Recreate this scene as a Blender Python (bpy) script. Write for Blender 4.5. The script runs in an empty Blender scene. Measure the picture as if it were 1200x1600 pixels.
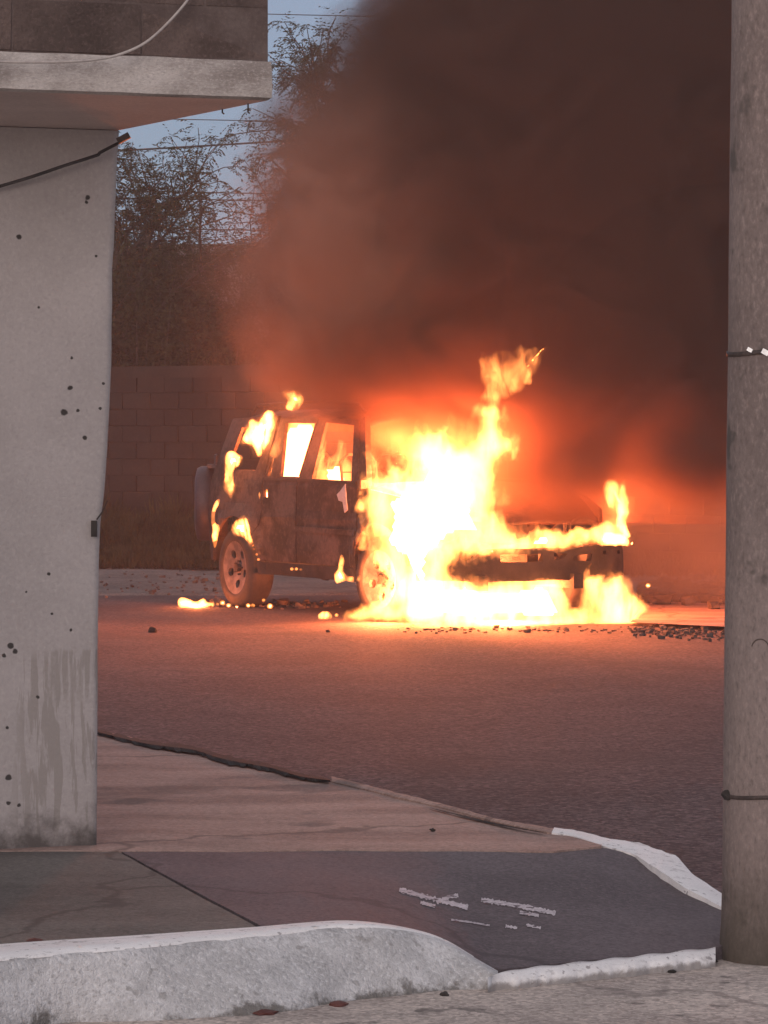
import bpy, bmesh, math, random
import numpy as np
from mathutils import Vector, Matrix, geometry, noise as mnoise
from mathutils.bvhtree import BVHTree
R = math.radians
rnd = random.Random(7)

# ------------------------------------------------------------------ camera, sky, sun, exposure
scene = bpy.context.scene
F = 5000.0            # focal length in photo pixels
EYE = 1.5             # eye height
HY = 685.0            # horizon row
cam_d = bpy.data.cameras.new('camera')
cam = bpy.data.objects.new('camera', cam_d)
scene.collection.objects.link(cam)
scene.camera = cam
cam_d.sensor_fit = 'VERTICAL'
cam_d.sensor_height = 36.0
cam_d.sensor_width = 27.0
cam_d.lens = 36.0 * F / 1600.0
cam_d.shift_y = -(800.0 - HY) / 1600.0
cam_d.clip_start = 0.1
cam_d.clip_end = 2000.0
cam.location = (0, 0, EYE)
cam.rotation_euler = (R(90), 0, 0)

SUN_EL, SUN_AZ = 5.0, 195.0
world = bpy.data.worlds.new('World')
scene.world = world
world.use_nodes = True
wn = world.node_tree
wn.nodes.clear()
sky = wn.nodes.new('ShaderNodeTexSky')
sky.sky_type = 'NISHITA'
sky.sun_disc = False
sky.sun_elevation = R(SUN_EL)
sky.sun_rotation = R(SUN_AZ)
sky.altitude = 200
sky.air_density = 1.0
sky.dust_density = 0.6
sky.ozone_density = 3.0
bg = wn.nodes.new('ShaderNodeBackground')
bg.inputs['Strength'].default_value = 0.15
wo = wn.nodes.new('ShaderNodeOutputWorld')
# overcast dusk: a veil of even cloud over the clear sky, three times brighter overhead than at the horizon
wtc = wn.nodes.new('ShaderNodeTexCoord'); wsx = wn.nodes.new('ShaderNodeSeparateXYZ')
wmr = wn.nodes.new('ShaderNodeMapRange'); wmr.inputs[1].default_value = 0.0; wmr.inputs[2].default_value = 1.0; wmr.inputs[3].default_value = 0.0; wmr.inputs[4].default_value = 1.0
wcr = wn.nodes.new('ShaderNodeMix'); wcr.data_type = 'RGBA'
wcr.inputs[6].default_value = (.45, .60, .98, 1); wcr.inputs[7].default_value = (2.05, 1.88, 1.85, 1)
wmx = wn.nodes.new('ShaderNodeMix'); wmx.data_type = 'RGBA'; wmx.inputs[0].default_value = .88
wn.links.new(wtc.outputs['Generated'], wsx.inputs[0]); wn.links.new(wsx.outputs[2], wmr.inputs[0]); wn.links.new(wmr.outputs[0], wcr.inputs[0])
wn.links.new(sky.outputs[0], wmx.inputs[6]); wn.links.new(wcr.outputs[2], wmx.inputs[7])
wn.links.new(wmx.outputs[2], bg.inputs[0])
wn.links.new(bg.outputs[0], wo.inputs[0])

sun_d = bpy.data.lights.new('sun', 'SUN')
sun_d.energy = 0.70
sun_d.angle = R(35)
sun_d.color = (1.0, 0.86, 0.78)
sun = bpy.data.objects.new('sun', sun_d)
scene.collection.objects.link(sun)
az = R(SUN_AZ)
sd = Vector((math.sin(az) * math.cos(R(SUN_EL)), math.cos(az) * math.cos(R(SUN_EL)), math.sin(R(SUN_EL))))
sun.rotation_euler = sd.to_track_quat('Z', 'Y').to_euler()
sun.location = (0, -5, 20)

vs = scene.view_settings
vs.view_transform = 'Standard'
vs.look = 'None'
vs.exposure = 1.35
vs.gamma = 1.0
vs.use_curve_mapping = False
cy = scene.cycles
cy.use_denoising = True
cy.max_bounces = 6
cy.diffuse_bounces = 3
cy.glossy_bounces = 2
cy.transmission_bounces = 2
cy.volume_bounces = 1
cy.transparent_max_bounces = 16
cy.sample_clamp_indirect = 3.0
cy.volume_step_rate = 0.5
cy.volume_max_steps = 160
cy.caustics_reflective = False
cy.caustics_refractive = False

# ------------------------------------------------------------------ helpers
def P(px, py, D):
    """point seen at photo pixel (px, py) at distance D in front of the eye"""
    return Vector(((px - 600.0) / F * D, D, EYE - (py - HY) / F * D))

def G(px, py, z=0.0):
    """point of the horizontal plane z seen at pixel"""
    return P(px, py, F * (EYE - z) / (py - HY))

def link(o, parent=None):
    scene.collection.objects.link(o)
    if parent is not None:
        o.parent = parent
        o.matrix_parent_inverse = parent.matrix_world.inverted() if False else Matrix()
    return o

def tag(o, label=None, cat=None, group=None, kind=None):
    if label: o['label'] = label
    if cat: o['category'] = cat
    if group: o['group'] = group
    if kind: o['kind'] = kind
    return o

def empty(name, loc=(0, 0, 0), rz=0.0):
    o = bpy.data.objects.new(name, None)
    o.empty_display_size = 0.2
    o.location = loc
    o.rotation_euler = (0, 0, rz)
    scene.collection.objects.link(o)
    return o

def mesh_obj(name, verts, faces, mat, parent=None, smooth=False, origin=None):
    me = bpy.data.meshes.new(name)
    if origin is not None:
        og = Vector(origin)
        verts = [Vector(v) - og for v in verts]
    me.from_pydata([tuple(v) for v in verts], [], faces)
    me.validate()
    me.update()
    if smooth:
        me.polygons.foreach_set('use_smooth', [True] * len(me.polygons))
    me.materials.append(mat)
    o = bpy.data.objects.new(name, me)
    if origin is not None:
        o.location = origin
    return link(o, parent)

class MB:
    def __init__(s): s.v = []; s.f = []
    def add(s, vs_, fs_):
        b = len(s.v); s.v += [Vector(v) for v in vs_]; s.f += [tuple(i + b for i in f) for f in fs_]
    def box(s, c, d, M=None, bev=0.0):
        c = Vector(c); hx, hy, hz = d[0] / 2, d[1] / 2, d[2] / 2
        vv = [Vector((x * hx, y * hy, z * hz)) for x in (-1, 1) for y in (-1, 1) for z in (-1, 1)]
        if M is not None: vv = [M @ v for v in vv]
        s.add([v + c for v in vv], [(0, 1, 3, 2), (4, 6, 7, 5), (0, 4, 5, 1), (2, 3, 7, 6), (0, 2, 6, 4), (1, 5, 7, 3)])
    def tube(s, pts, r, n=8, cap=True):
        pts = [Vector(p) for p in pts]
        rs = r if isinstance(r, (list, tuple)) else [r] * len(pts)
        b = len(s.v)
        for i, p in enumerate(pts):
            t = (pts[min(i + 1, len(pts) - 1)] - pts[max(i - 1, 0)])
            if t.length < 1e-9: t = Vector((0, 0, 1))
            t.normalize()
            a = Vector((0, 0, 1)) if abs(t.z) < .9 else Vector((1, 0, 0))
            u = t.cross(a).normalized(); w = t.cross(u)
            for k in range(n):
                an = 2 * math.pi * k / n
                s.v.append(p + (u * math.cos(an) + w * math.sin(an)) * rs[i])
        for i in range(len(pts) - 1):
            for k in range(n):
                s.f.append((b + i * n + k, b + i * n + (k + 1) % n, b + (i + 1) * n + (k + 1) % n, b + (i + 1) * n + k))
        if cap:
            s.f.append(tuple(b + k for k in range(n))[::-1])
            s.f.append(tuple(b + (len(pts) - 1) * n + k for k in range(n)))
    def build(s, name, mat, parent=None, smooth=False, origin=None):
        return mesh_obj(name, s.v, s.f, mat, parent, smooth, origin)

# ---- materials
def new_mat(name):
    m = bpy.data.materials.new(name); m.use_nodes = True
    nt = m.node_tree; nt.nodes.clear()
    return m, nt

def N(nt, typ, **kw):
    n = nt.nodes.new(typ)
    for k, v in kw.items():
        if k.startswith('i_'):
            key = k[2:]
            key = int(key) if key.isdigit() else key.replace('_', ' ')
            n.inputs[key].default_value = v
        else:
            setattr(n, k, v)
    return n

def math_node(nt, op, a, b=None, c=None, clamp=False):
    n = nt.nodes.new('ShaderNodeMath'); n.operation = op; n.use_clamp = clamp
    for i, x in enumerate((a, b, c)):
        if x is None: continue
        if isinstance(x, (int, float)): n.inputs[i].default_value = x
        else: nt.links.new(x, n.inputs[i])
    return n.outputs[0]

def map_range(nt, x, a, b, c=0.0, d=1.0, smooth=True):
    n = nt.nodes.new('ShaderNodeMapRange')
    n.interpolation_type = 'SMOOTHSTEP' if smooth else 'LINEAR'
    nt.links.new(x, n.inputs[0])
    for i, v in enumerate((a, b, c, d)): n.inputs[i + 1].default_value = v
    return n.outputs[0]

def mix_col(nt, f, a, b):
    n = nt.nodes.new('ShaderNodeMix'); n.data_type = 'RGBA'
    for idx, x in ((0, f), (6, a), (7, b)):
        if isinstance(x, (int, float)): n.inputs[idx].default_value = x
        elif isinstance(x, tuple): n.inputs[idx].default_value = (*x, 1)
        else: nt.links.new(x, n.inputs[idx])
    return n.outputs[2]

def noise_tex(nt, vec, scale, detail=5, rough=.55, dist=0.0):
    n = nt.nodes.new('ShaderNodeTexNoise')
    n.inputs['Scale'].default_value = scale; n.inputs['Detail'].default_value = detail
    n.inputs['Roughness'].default_value = rough; n.inputs['Distortion'].default_value = dist
    if vec is not None: nt.links.new(vec, n.inputs['Vector'])
    return n.outputs[0]

def surf(name, c1, c2, scale=3.0, fine=60.0, rough=.85, bump=.3, bdist=.004, metallic=0.0, spots=None, world_co=True, contrast=(.35, .65), stretch=None, grain=.25, extra=None, rand=0.0):
    m, nt = new_mat(name)
    out = N(nt, 'ShaderNodeOutputMaterial')
    b = N(nt, 'ShaderNodeBsdfPrincipled')
    b.inputs['Roughness'].default_value = rough
    b.inputs['Metallic'].default_value = metallic
    b.inputs['Specular IOR Level'].default_value = .3
    if world_co:
        g = N(nt, 'ShaderNodeNewGeometry'); vec = g.outputs['Position']
    else:
        g = N(nt, 'ShaderNodeTexCoord'); vec = g.outputs['Object']
    if stretch:
        mp = N(nt, 'ShaderNodeMapping'); mp.inputs['Scale'].default_value = stretch
        nt.links.new(vec, mp.inputs[0]); svec = mp.outputs[0]
    else: svec = vec
    n1 = noise_tex(nt, svec, scale, 6, .6)
    f1 = map_range(nt, n1, contrast[0], contrast[1])
    col = mix_col(nt, f1, c1, c2)
    n2 = noise_tex(nt, svec, fine, 4, .7)
    dark = tuple(x * .55 for x in c1)
    lite = tuple(min(1, x * 1.5) for x in c2)
    col = mix_col(nt, math_node(nt, 'MULTIPLY', map_range(nt, n2, .5, .75), grain * 1.6), col, dark)
    col = mix_col(nt, math_node(nt, 'MULTIPLY', map_range(nt, n2, .5, .3), grain * 1.2), col, lite)
    if spots:
        n3 = noise_tex(nt, vec, spots[0], 3, .5)
        col = mix_col(nt, math_node(nt, 'MULTIPLY', map_range(nt, n3, spots[1], spots[1] + .08), spots[3]), col, spots[2])
    if rand:
        oi = N(nt, 'ShaderNodeObjectInfo')
        hsv = N(nt, 'ShaderNodeHueSaturation')
        v = math_node(nt, 'MULTIPLY_ADD', oi.outputs['Random'], rand * 2, 1 - rand)
        nt.links.new(v, hsv.inputs['Value']); nt.links.new(col, hsv.inputs['Color']); col = hsv.outputs[0]
    if extra: col = extra(nt, vec, col)
    nt.links.new(col, b.inputs['Base Color'])
    bp = N(nt, 'ShaderNodeBump'); bp.inputs['Strength'].default_value = bump; bp.inputs['Distance'].default_value = bdist
    nt.links.new(math_node(nt, 'ADD', n2, math_node(nt, 'MULTIPLY', n1, 1.5)), bp.inputs['Height'])
    nt.links.new(bp.outputs[0], b.inputs['Normal'])
    nt.links.new(b.outputs[0], out.inputs[0])
    return m

# -- marks on the plaster wall: pits, drips and grime, each with its own shape, laid out on the wall (x, z)
def wall_marks(nt, vec, col):
    sx = N(nt, 'ShaderNodeSeparateXYZ'); nt.links.new(vec, sx.inputs[0])
    X, Z = sx.outputs[0], sx.outputs[2]
    wob = noise_tex(nt, vec, 60, 3, .6)
    # old bare patch with run-down streaks near the foot
    mp = N(nt, 'ShaderNodeMapping'); mp.inputs['Scale'].default_value = (34, 34, 3.2); nt.links.new(vec, mp.inputs[0])
    mp.inputs['Rotation'].default_value = (0, R(7), 0)
    st = noise_tex(nt, mp.outputs[0], 1.0, 4, .6, .6)
    zone = math_node(nt, 'MULTIPLY', map_range(nt, Z, .80, .74), map_range(nt, Z, .12, .22))
    zone = math_node(nt, 'MULTIPLY', zone, map_range(nt, X, -1.30, -1.17))
    f = math_node(nt, 'MULTIPLY', map_range(nt, st, .50, .56), zone)
    # solid grey triangle under the patch's level top
    tri = math_node(nt, 'MULTIPLY', map_range(nt, math_node(nt, 'ADD', Z, math_node(nt, 'MULTIPLY', X, .0)), .79, .775), map_range(nt, math_node(nt, 'ADD', math_node(nt, 'MULTIPLY', wob, .14), Z), .62, .76))
    tri = math_node(nt, 'MULTIPLY', tri, math_node(nt, 'MULTIPLY', map_range(nt, math_node(nt, 'ADD', X, math_node(nt, 'MULTIPLY', wob, .06)), -1.12, -1.08), map_range(nt, st, .40, .50)))
    f = math_node(nt, 'MAXIMUM', f, tri)
    col = mix_col(nt, math_node(nt, 'MULTIPLY', f, .7), col, (.27, .235, .215))
    # splashed dirt at the foot
    gr = noise_tex(nt, vec, 14, 5, .65)
    low = math_node(nt, 'ADD', Z, math_node(nt, 'MULTIPLY', gr, .25))
    col = mix_col(nt, math_node(nt, 'MULTIPLY', map_range(nt, low, .38, .24), .85), col, (.05, .04, .035))
    pits = [(29, 370, 5), (137, 309, 5), (135, 316, 3), (109, 606, 5.2), (100, 644, 6.5), (121, 641, 3), (132, 684, 4.6), (161, 599, 2.8), (156, 638, 2.8),
            (112, 559, 3.5), (75, 897, 3), (15, 1010, 6), (22, 1018, 5), (5, 1025, 4), (12, 1216, 6), (12, 1256, 4), (28, 1259, 3.5), (110, 985, 2.5), (80, 960, 2.5), (58, 1090, 3), (10, 1138, 3), (40, 925, 2), (150, 400, 2), (60, 480, 2)]
    acc = None
    for (px, py, r) in pits:
        D = 10.85 - (160 - px) * .0007
        p = P(px, py, D)
        dx = math_node(nt, 'SUBTRACT', X, p.x); dz = math_node(nt, 'SUBTRACT', Z, p.z)
        d = math_node(nt, 'SQRT', math_node(nt, 'ADD', math_node(nt, 'MULTIPLY', dx, dx), math_node(nt, 'MULTIPLY', dz, dz)))
        d = math_node(nt, 'ADD', d, math_node(nt, 'MULTIPLY', math_node(nt, 'SUBTRACT', wob, .5), .012))
        rr = r * .85 * D / F
        q = map_range(nt, d, rr * 1.15, rr * .7)
        acc = q if acc is None else math_node(nt, 'MAXIMUM', acc, q)
    return mix_col(nt, acc, col, (.05, .042, .04))

M = {}
M['plaster'] = surf('wall_plaster', (.365, .325, .315), (.415, .37, .36), 2.2, 75, .95, .5, .004, grain=.16, extra=wall_marks)
M['slab'] = surf('slab_concrete', (.26, .22, .20), (.50, .45, .42), 2.6, 60, .9, .6, .006, grain=.3, stretch=(1.6, 1.6, 3))
M['soffit'] = surf('soffit_plaster', (.55, .45, .41), (.64, .53, .48), 2.0, 60, .95, .4, .004, grain=.18)
M['block'] = surf('parapet_block', (.075, .05, .043), (.13, .09, .078), 4, 90, .95, .9, .006, rand=.18, grain=.35)
M['mortar'] = surf('mortar', (.09, .062, .055), (.13, .095, .085), 8, 90, .95, .5, .004)
M['backblock'] = surf('back_wall_block', (.022, .014, .012), (.034, .022, .018), 1.5, 30, .95, .8, .01, rand=.15)  # warm hue carries the fire's red veil of glare over the background
M['backmortar'] = surf('back_wall_mortar', (.026, .017, .014), (.039, .026, .021), 4, 40, .95, .4, .004)  # same red glare put into the joint colour
def aggregate(sc, lo, hi, stain=(.05, .04, .04)):
    def f(nt, vec, col):
        vo = N(nt, 'ShaderNodeTexVoronoi'); vo.inputs['Scale'].default_value = sc; nt.links.new(vec, vo.inputs['Vector'])
        sp = N(nt, 'ShaderNodeSeparateColor'); nt.links.new(vo.outputs['Color'], sp.inputs[0])
        hs = N(nt, 'ShaderNodeHueSaturation'); nt.links.new(map_range(nt, sp.outputs[0], 0, 1, lo, hi, smooth=False), hs.inputs['Value']); nt.links.new(col, hs.inputs['Color'])
        big = noise_tex(nt, vec, .55, 6, .65, .8)
        c = mix_col(nt, math_node(nt, 'MULTIPLY', map_range(nt, big, .52, .70), .55), hs.outputs[0], stain)
        # hairline cracks
        mp = N(nt, 'ShaderNodeMapping'); nt.links.new(vec, mp.inputs[0])
        wv = N(nt, 'ShaderNodeTexNoise'); wv.inputs['Scale'].default_value = 2.5; wv.inputs['Detail'].default_value = 5; nt.links.new(vec, wv.inputs['Vector'])
        ad = N(nt, 'ShaderNodeVectorMath', operation='MULTIPLY_ADD'); nt.links.new(wv.outputs['Color'], ad.inputs[0]); ad.inputs[1].default_value = (.5, .5, .5); nt.links.new(vec, ad.inputs[2])
        cr = N(nt, 'ShaderNodeTexVoronoi'); cr.feature = 'DISTANCE_TO_EDGE'; cr.inputs['Scale'].default_value = .42; nt.links.new(ad.outputs[0], cr.inputs['Vector'])
        return mix_col(nt, math_node(nt, 'MULTIPLY', map_range(nt, cr.outputs['Distance'], .010, .002), .6), c, stain)
    return f
M['asphalt'] = surf('asphalt', (.070, .050, .052), (.100, .074, .076), .9, 38, .88, 1.0, .02, grain=.8, contrast=(.3, .7), extra=aggregate(48, .55, 1.5))  # the fire's red light on the ground is tinted into this colour
M['oldcrete'] = surf('worn_concrete', (.25, .165, .14), (.38, .26, .22), 1.6, 50, .85, .5, .004, stretch=(.6, 2.2, 1), spots=(2.5, .62, (.10, .085, .08), .6), extra=aggregate(90, .82, 1.2, (.10, .07, .06)))  # warm tint also carries the fire's red light on the ground
M['darkcrete'] = surf('smooth_concrete', (.098, .076, .081), (.135, .106, .112), 1.2, 70, .8, .4, .004, grain=.35, spots=(6, .64, (.15, .115, .12), .5), extra=aggregate(110, .8, 1.22, (.055, .042, .045)))
M['tancrete'] = surf('trowelled_concrete', (.115, .10, .09), (.16, .14, .125), 1.8, 60, .85, .45, .004, grain=.35, stretch=(.7, 2, 1), extra=aggregate(110, .8, 1.22, (.06, .05, .045)))
def kerb_dirt(nt, vec, col):
    sx = N(nt, 'ShaderNodeSeparateXYZ'); nt.links.new(vec, sx.inputs[0])
    n = noise_tex(nt, vec, 9, 6, .7)
    low = math_node(nt, 'ADD', sx.outputs[2], math_node(nt, 'MULTIPLY', math_node(nt, 'SUBTRACT', n, .5), .28))
    f = math_node(nt, 'MULTIPLY', map_range(nt, low, -.03, -.075), .85)
    f2 = math_node(nt, 'MULTIPLY', map_range(nt, n, .66, .72), map_range(nt, sx.outputs[2], .06, .0))
    return mix_col(nt, math_node(nt, 'MAXIMUM', f, math_node(nt, 'MULTIPLY', f2, .6)), col, (.13, .115, .10))
def lip_dirt(nt, vec, col):
    sx = N(nt, 'ShaderNodeSeparateXYZ'); nt.links.new(vec, sx.inputs[0])
    n = noise_tex(nt, vec, 16, 6, .7)
    low = math_node(nt, 'ADD', sx.outputs[2], math_node(nt, 'MULTIPLY', math_node(nt, 'SUBTRACT', n, .5), .06))
    col = mix_col(nt, math_node(nt, 'MULTIPLY', map_range(nt, low, -.034, -.052), .8), col, (.20, .17, .155))
    return mix_col(nt, math_node(nt, 'MULTIPLY', map_range(nt, n, .58, .66), .45), col, (.33, .30, .29))
M['kerbpaint'] = surf('kerb_whitewash', (.48, .465, .465), (.68, .66, .66), 5, 80, .9, 1.0, .010, grain=.4, spots=(26, .62, (.30, .28, .27), .6), extra=kerb_dirt)
M['kerbtop'] = surf('fresh_white_paint', (.76, .73, .72), (.84, .81, .80), 6, 90, .75, .5, .004, grain=.15, spots=(38, .62, (.28, .25, .25), .8), extra=lip_dirt)
M['mark'] = surf('worn_marking_paint', (.46, .40, .42), (.60, .53, .55), 12, 120, .8, .3, .002, grain=.4, spots=(40, .56, (.115, .085, .095), 1.0))
M['street'] = surf('street_concrete', (.36, .30, .27), (.52, .44, .39), 2.2, 80, .95, .8, .006, grain=.35, spots=(9, .63, (.13, .11, .10), .7), extra=aggregate(70, .72, 1.3, (.2, .165, .15)))
M['dirt'] = surf('dirt', (.05, .038, .03), (.09, .07, .058), 5, 60, .95, .9, .02)
M['gravel'] = surf('gravel_verge', (.12, .105, .10), (.19, .165, .155), 1.4, 26, .95, .9, .03, grain=.5)
M['stone'] = surf('broken_stone', (.045, .034, .03), (.11, .085, .075), 6, 60, .95, .6, .01)
M['pole'] = surf('pole_concrete', (.18, .137, .124), (.245, .19, .172), 3.0, 80, .92, .8, .005, grain=.4, stretch=(1, 1, .5), spots=(9, .63, (.085, .07, .062), .8),
                 extra=lambda nt, vec, col: (lambda s: mix_col(nt, math_node(nt, 'MULTIPLY', map_range(nt, math_node(nt, 'ADD', s, math_node(nt, 'MULTIPLY', noise_tex(nt, vec, 10, 5, .6), .25)), .45, .05), .75), col, (.055, .045, .03)))((lambda q: (nt.links.new(vec, q.inputs[0]), q.outputs[2])[1])(N(nt, 'ShaderNodeSeparateXYZ'))))
M['strap'] = surf('rusty_strap', (.06, .045, .04), (.11, .08, .07), 20, 90, .6, .4, .002, metallic=.4)
M['buckle'] = surf('bright_buckle', (.6, .6, .6), (.8, .8, .8), 20, 90, .3, .1, .001, metallic=.9)
M['cable_pale'] = surf('pale_cable', (.36, .31, .29), (.45, .40, .37), 8, 60, .6, .1, .001)
M['cable_dark'] = surf('dark_cable', (.03, .025, .025), (.06, .05, .05), 8, 60, .6, .1, .001)
M['bark'] = surf('bark', (.05, .038, .03), (.09, .07, .055), 8, 40, .95, .8, .01)
M['metal'] = surf('burnt_metal', (.022, .015, .012), (.105, .068, .056), 2.6, 26, .75, .6, .004, metallic=.15, world_co=True, contrast=(.42, .62), grain=.35)
M['pale_patch'] = surf('flaked_pale_metal', (.42, .36, .34), (.5, .44, .42), 6, 40, .7, .3, .002)
M['char'] = surf('charred', (.018, .015, .014), (.045, .036, .032), 5, 40, .9, .8, .006)
M['tyre'] = surf('tyre_rubber', (.02, .018, .018), (.04, .034, .032), 8, 50, .85, .5, .004)
M['rim'] = surf('alloy_rim', (.07, .062, .06), (.15, .13, .125), 9, 60, .55, .3, .002, metallic=.2)
M['cover'] = surf('grey_plastic_cover', (.028, .026, .034), (.05, .047, .058), 4, 50, .5, .2, .002)
M['farbuilding'] = surf('far_plaster', (.12, .095, .085), (.16, .13, .115), 1, 20, .95, .3, .01)
M['glass'] = surf('dark_glass', (.02, .022, .025), (.03, .032, .035), 2, 20, .15, .1, .001)

def leaf_mat(name, c):
    m, nt = new_mat(name)
    out = N(nt, 'ShaderNodeOutputMaterial'); g = N(nt, 'ShaderNodeNewGeometry')
    n = noise_tex(nt, g.outputs['Position'], 3.5, 3, .6)
    n2 = noise_tex(nt, g.outputs['Position'], 26, 2, .6)
    col = mix_col(nt, map_range(nt, n, .3, .7), tuple(x * .6 for x in c), tuple(x * 1.35 for x in c))
    col = mix_col(nt, math_node(nt, 'MULTIPLY', map_range(nt, n2, .55, .75), .6), col, tuple(x * 2.0 for x in (c[0], c[1] * .9, c[2] * .8)))
    d = N(nt, 'ShaderNodeBsdfDiffuse'); t = N(nt, 'ShaderNodeBsdfTranslucent'); mx = N(nt, 'ShaderNodeMixShader'); mx.inputs[0].default_value = .3
    nt.links.new(col, d.inputs[0]); nt.links.new(col, t.inputs[0])
    nt.links.new(d.outputs[0], mx.inputs[1]); nt.links.new(t.outputs[0], mx.inputs[2]); nt.links.new(mx.outputs[0], out.inputs[0])
    return m
M['leaf'] = leaf_mat('tree_leaves', (.060, .055, .028))
M['weed'] = leaf_mat('weed_leaves', (.050, .044, .022))

# ------------------------------------------------------------------ ground and road
def sheet(name, pts, mat, kind='structure', parent=None, z=0):
    o = mesh_obj(name, [Vector((x, y, z)) for x, y in pts], [tuple(range(len(pts)))], mat, parent)
    if kind: o['kind'] = kind
    return o
sheet('ground', [(-300, -40), (300, -40), (300, 600), (-300, 600)], M['street'], z=-.35)

def zroad(y):
    t = min(1, max(0, (y - 10.3) / 4.5)); t = t * t * (3 - 2 * t)
    return -.11 + .11 * t
def grid(name, x0, x1, y0, y1, nx, ny, zf, mat, kind='structure', power=1.0):
    v = []; f = []
    for j in range(ny + 1):
        y = y0 + (y1 - y0) * (j / ny) ** power
        for i in range(nx + 1):
            x = x0 + (x1 - x0) * i / nx
            v.append((x, y, zf(x, y)))
    for j in range(ny):
        for i in range(nx):
            a = j * (nx + 1) + i
            f.append((a, a + 1, a + nx + 2, a + nx + 1))
    o = mesh_obj(name, v, f, mat, smooth=True)
    if kind: o['kind'] = kind
    return o
def nz(x, y, z=0, s=1.0): return mnoise.noise(Vector((x * s, y * s, z * s)))
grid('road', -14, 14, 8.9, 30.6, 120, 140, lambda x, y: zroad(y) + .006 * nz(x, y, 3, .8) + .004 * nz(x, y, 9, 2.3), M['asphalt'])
grid('verge', -14, 14, 30.4, 60, 120, 80, lambda x, y: .02 + .05 * max(0, nz(x, y, 1, .35)) + .02 * nz(x, y, 5, 1.9) + (y - 30.4) * .001 + (-.06 if y < 30.5 else 0), M['gravel'], power=1.3)

# ------------------------------------------------------------------ sidewalk corner
def resample(pts, n):
    pts = [Vector(p) for p in pts]
    L = [0]
    for a, b in zip(pts, pts[1:]): L.append(L[-1] + (b - a).length)
    out = []
    for i in range(n):
        t = L[-1] * i / (n - 1); k = 0
        while k < len(L) - 2 and L[k + 1] < t: k += 1
        u = (t - L[k]) / max(1e-9, L[k + 1] - L[k]); out.append(pts[k].lerp(pts[k + 1], u))
    return out
def catmull(pts, sub=4, closed=False):
    pts = [Vector(p) for p in pts]; n = len(pts); out = []
    rng = range(n if closed else n - 1)
    for i in rng:
        g = (lambda k: pts[k % n]) if closed else (lambda k: pts[max(0, min(n - 1, k))])
        p0, p1, p2, p3 = g(i - 1), g(i), g(i + 1), g(i + 2)
        for s in range(sub):
            t = s / sub
            out.append(.5 * ((2 * p1) + (p2 - p0) * t + (2 * p0 - 5 * p1 + 4 * p2 - p3) * t * t + (3 * p1 - p0 - 3 * p2 + p3) * t ** 3))
    if not closed: out.append(pts[-1])
    return out
def ruled(name, A, B, n, m, mat, parent=None, amp=.0, skirt=.1, kind=None):
    A = resample(A, n); B = resample(B, n); v = []; f = []
    for j in range(m + 1):
        for i in range(n):
            p = A[i].lerp(B[i], j / m)
            v.append(p + Vector((0, 0, amp * nz(p.x, p.y, 2, 3))))
    for j in range(m):
        for i in range(n - 1):
            a = j * n + i; f.append((a, a + 1, a + n + 1, a + n))
    # skirt down to give the slab its thickness
    ring = [i for i in range(n)] + [j * n + n - 1 for j in range(1, m + 1)] + [m * n + i for i in range(n - 2, -1, -1)] + [j * n for j in range(m - 1, 0, -1)]
    b = len(v)
    for k in ring: v.append(v[k] - Vector((0, 0, skirt)))
    L = len(ring)
    for i in range(L): f.append((ring[i], b + i, b + (i + 1) % L, ring[(i + 1) % L]))
    o = mesh_obj(name, v, f, mat, parent, smooth=False)
    if kind: o['kind'] = kind
    return o
walk = empty('sidewalk', (0, 11.0, .0)); walk['kind'] = 'structure'
OFF = Matrix.Translation((0, -11.0, 0))
def W(lst): return [OFF @ Vector(p) for p in lst]
ZW = .12
far_edge = [(-500, 991), (160, 1142), (515, 1222), (690, 1264), (860, 1299), (940, 1320)]
farC = [G(x, y, ZW) for x, y in far_edge]
nearC = [G(x, y, ZW) for x, y in [(-500, 1330), (190, 1329), (700, 1329), (860, 1330), (940, 1322)]]
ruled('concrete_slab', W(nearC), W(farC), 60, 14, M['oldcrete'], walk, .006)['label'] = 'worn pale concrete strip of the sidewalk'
slab_b_far = [G(190, 1330.6, ZW - .001), G(700, 1330.6, ZW - .001), G(860, 1331.5, .115), G(940, 1323, .115), G(1000, 1338, .085), G(1050, 1372, .05), G(1125, 1415, .01), G(1330, 1490, -.03)]
slab_b_near = [G(413, 1450, .118), G(540, 1441, .118), G(600, 1446, .11), G(660, 1458, .08), G(700, 1473, .05), G(740, 1497, .01), G(775, 1515, -.02), G(1115, 1480, -.02), G(1330, 1452, -.03)]
sb = ruled('concrete_slab', W(slab_b_near), W(slab_b_far), 70, 24, M['darkcrete'], walk, .003)
sb['label'] = 'smooth dark concrete ramp slab'
slab_a_far = [G(-600, 1330.6, ZW - .001), G(184, 1330.6, ZW - .001)]
slab_a_near = [G(-600, 1500, .118), G(0, 1477, .118), G(405, 1451, .118)]
ruled('concrete_slab', W(slab_a_near), W(slab_a_far), 50, 18, M['tancrete'], walk, .004)['label'] = 'tan trowelled slab beside the wall'
# bedding under the joint between the slabs
jb = MB(); ja, jbp = G(187, 1330, .1), G(409, 1451, .1)
jb.tube([OFF @ ja, OFF @ jbp], .018, 6); jb.build('joint_bed', M['dirt'], walk)

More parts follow.
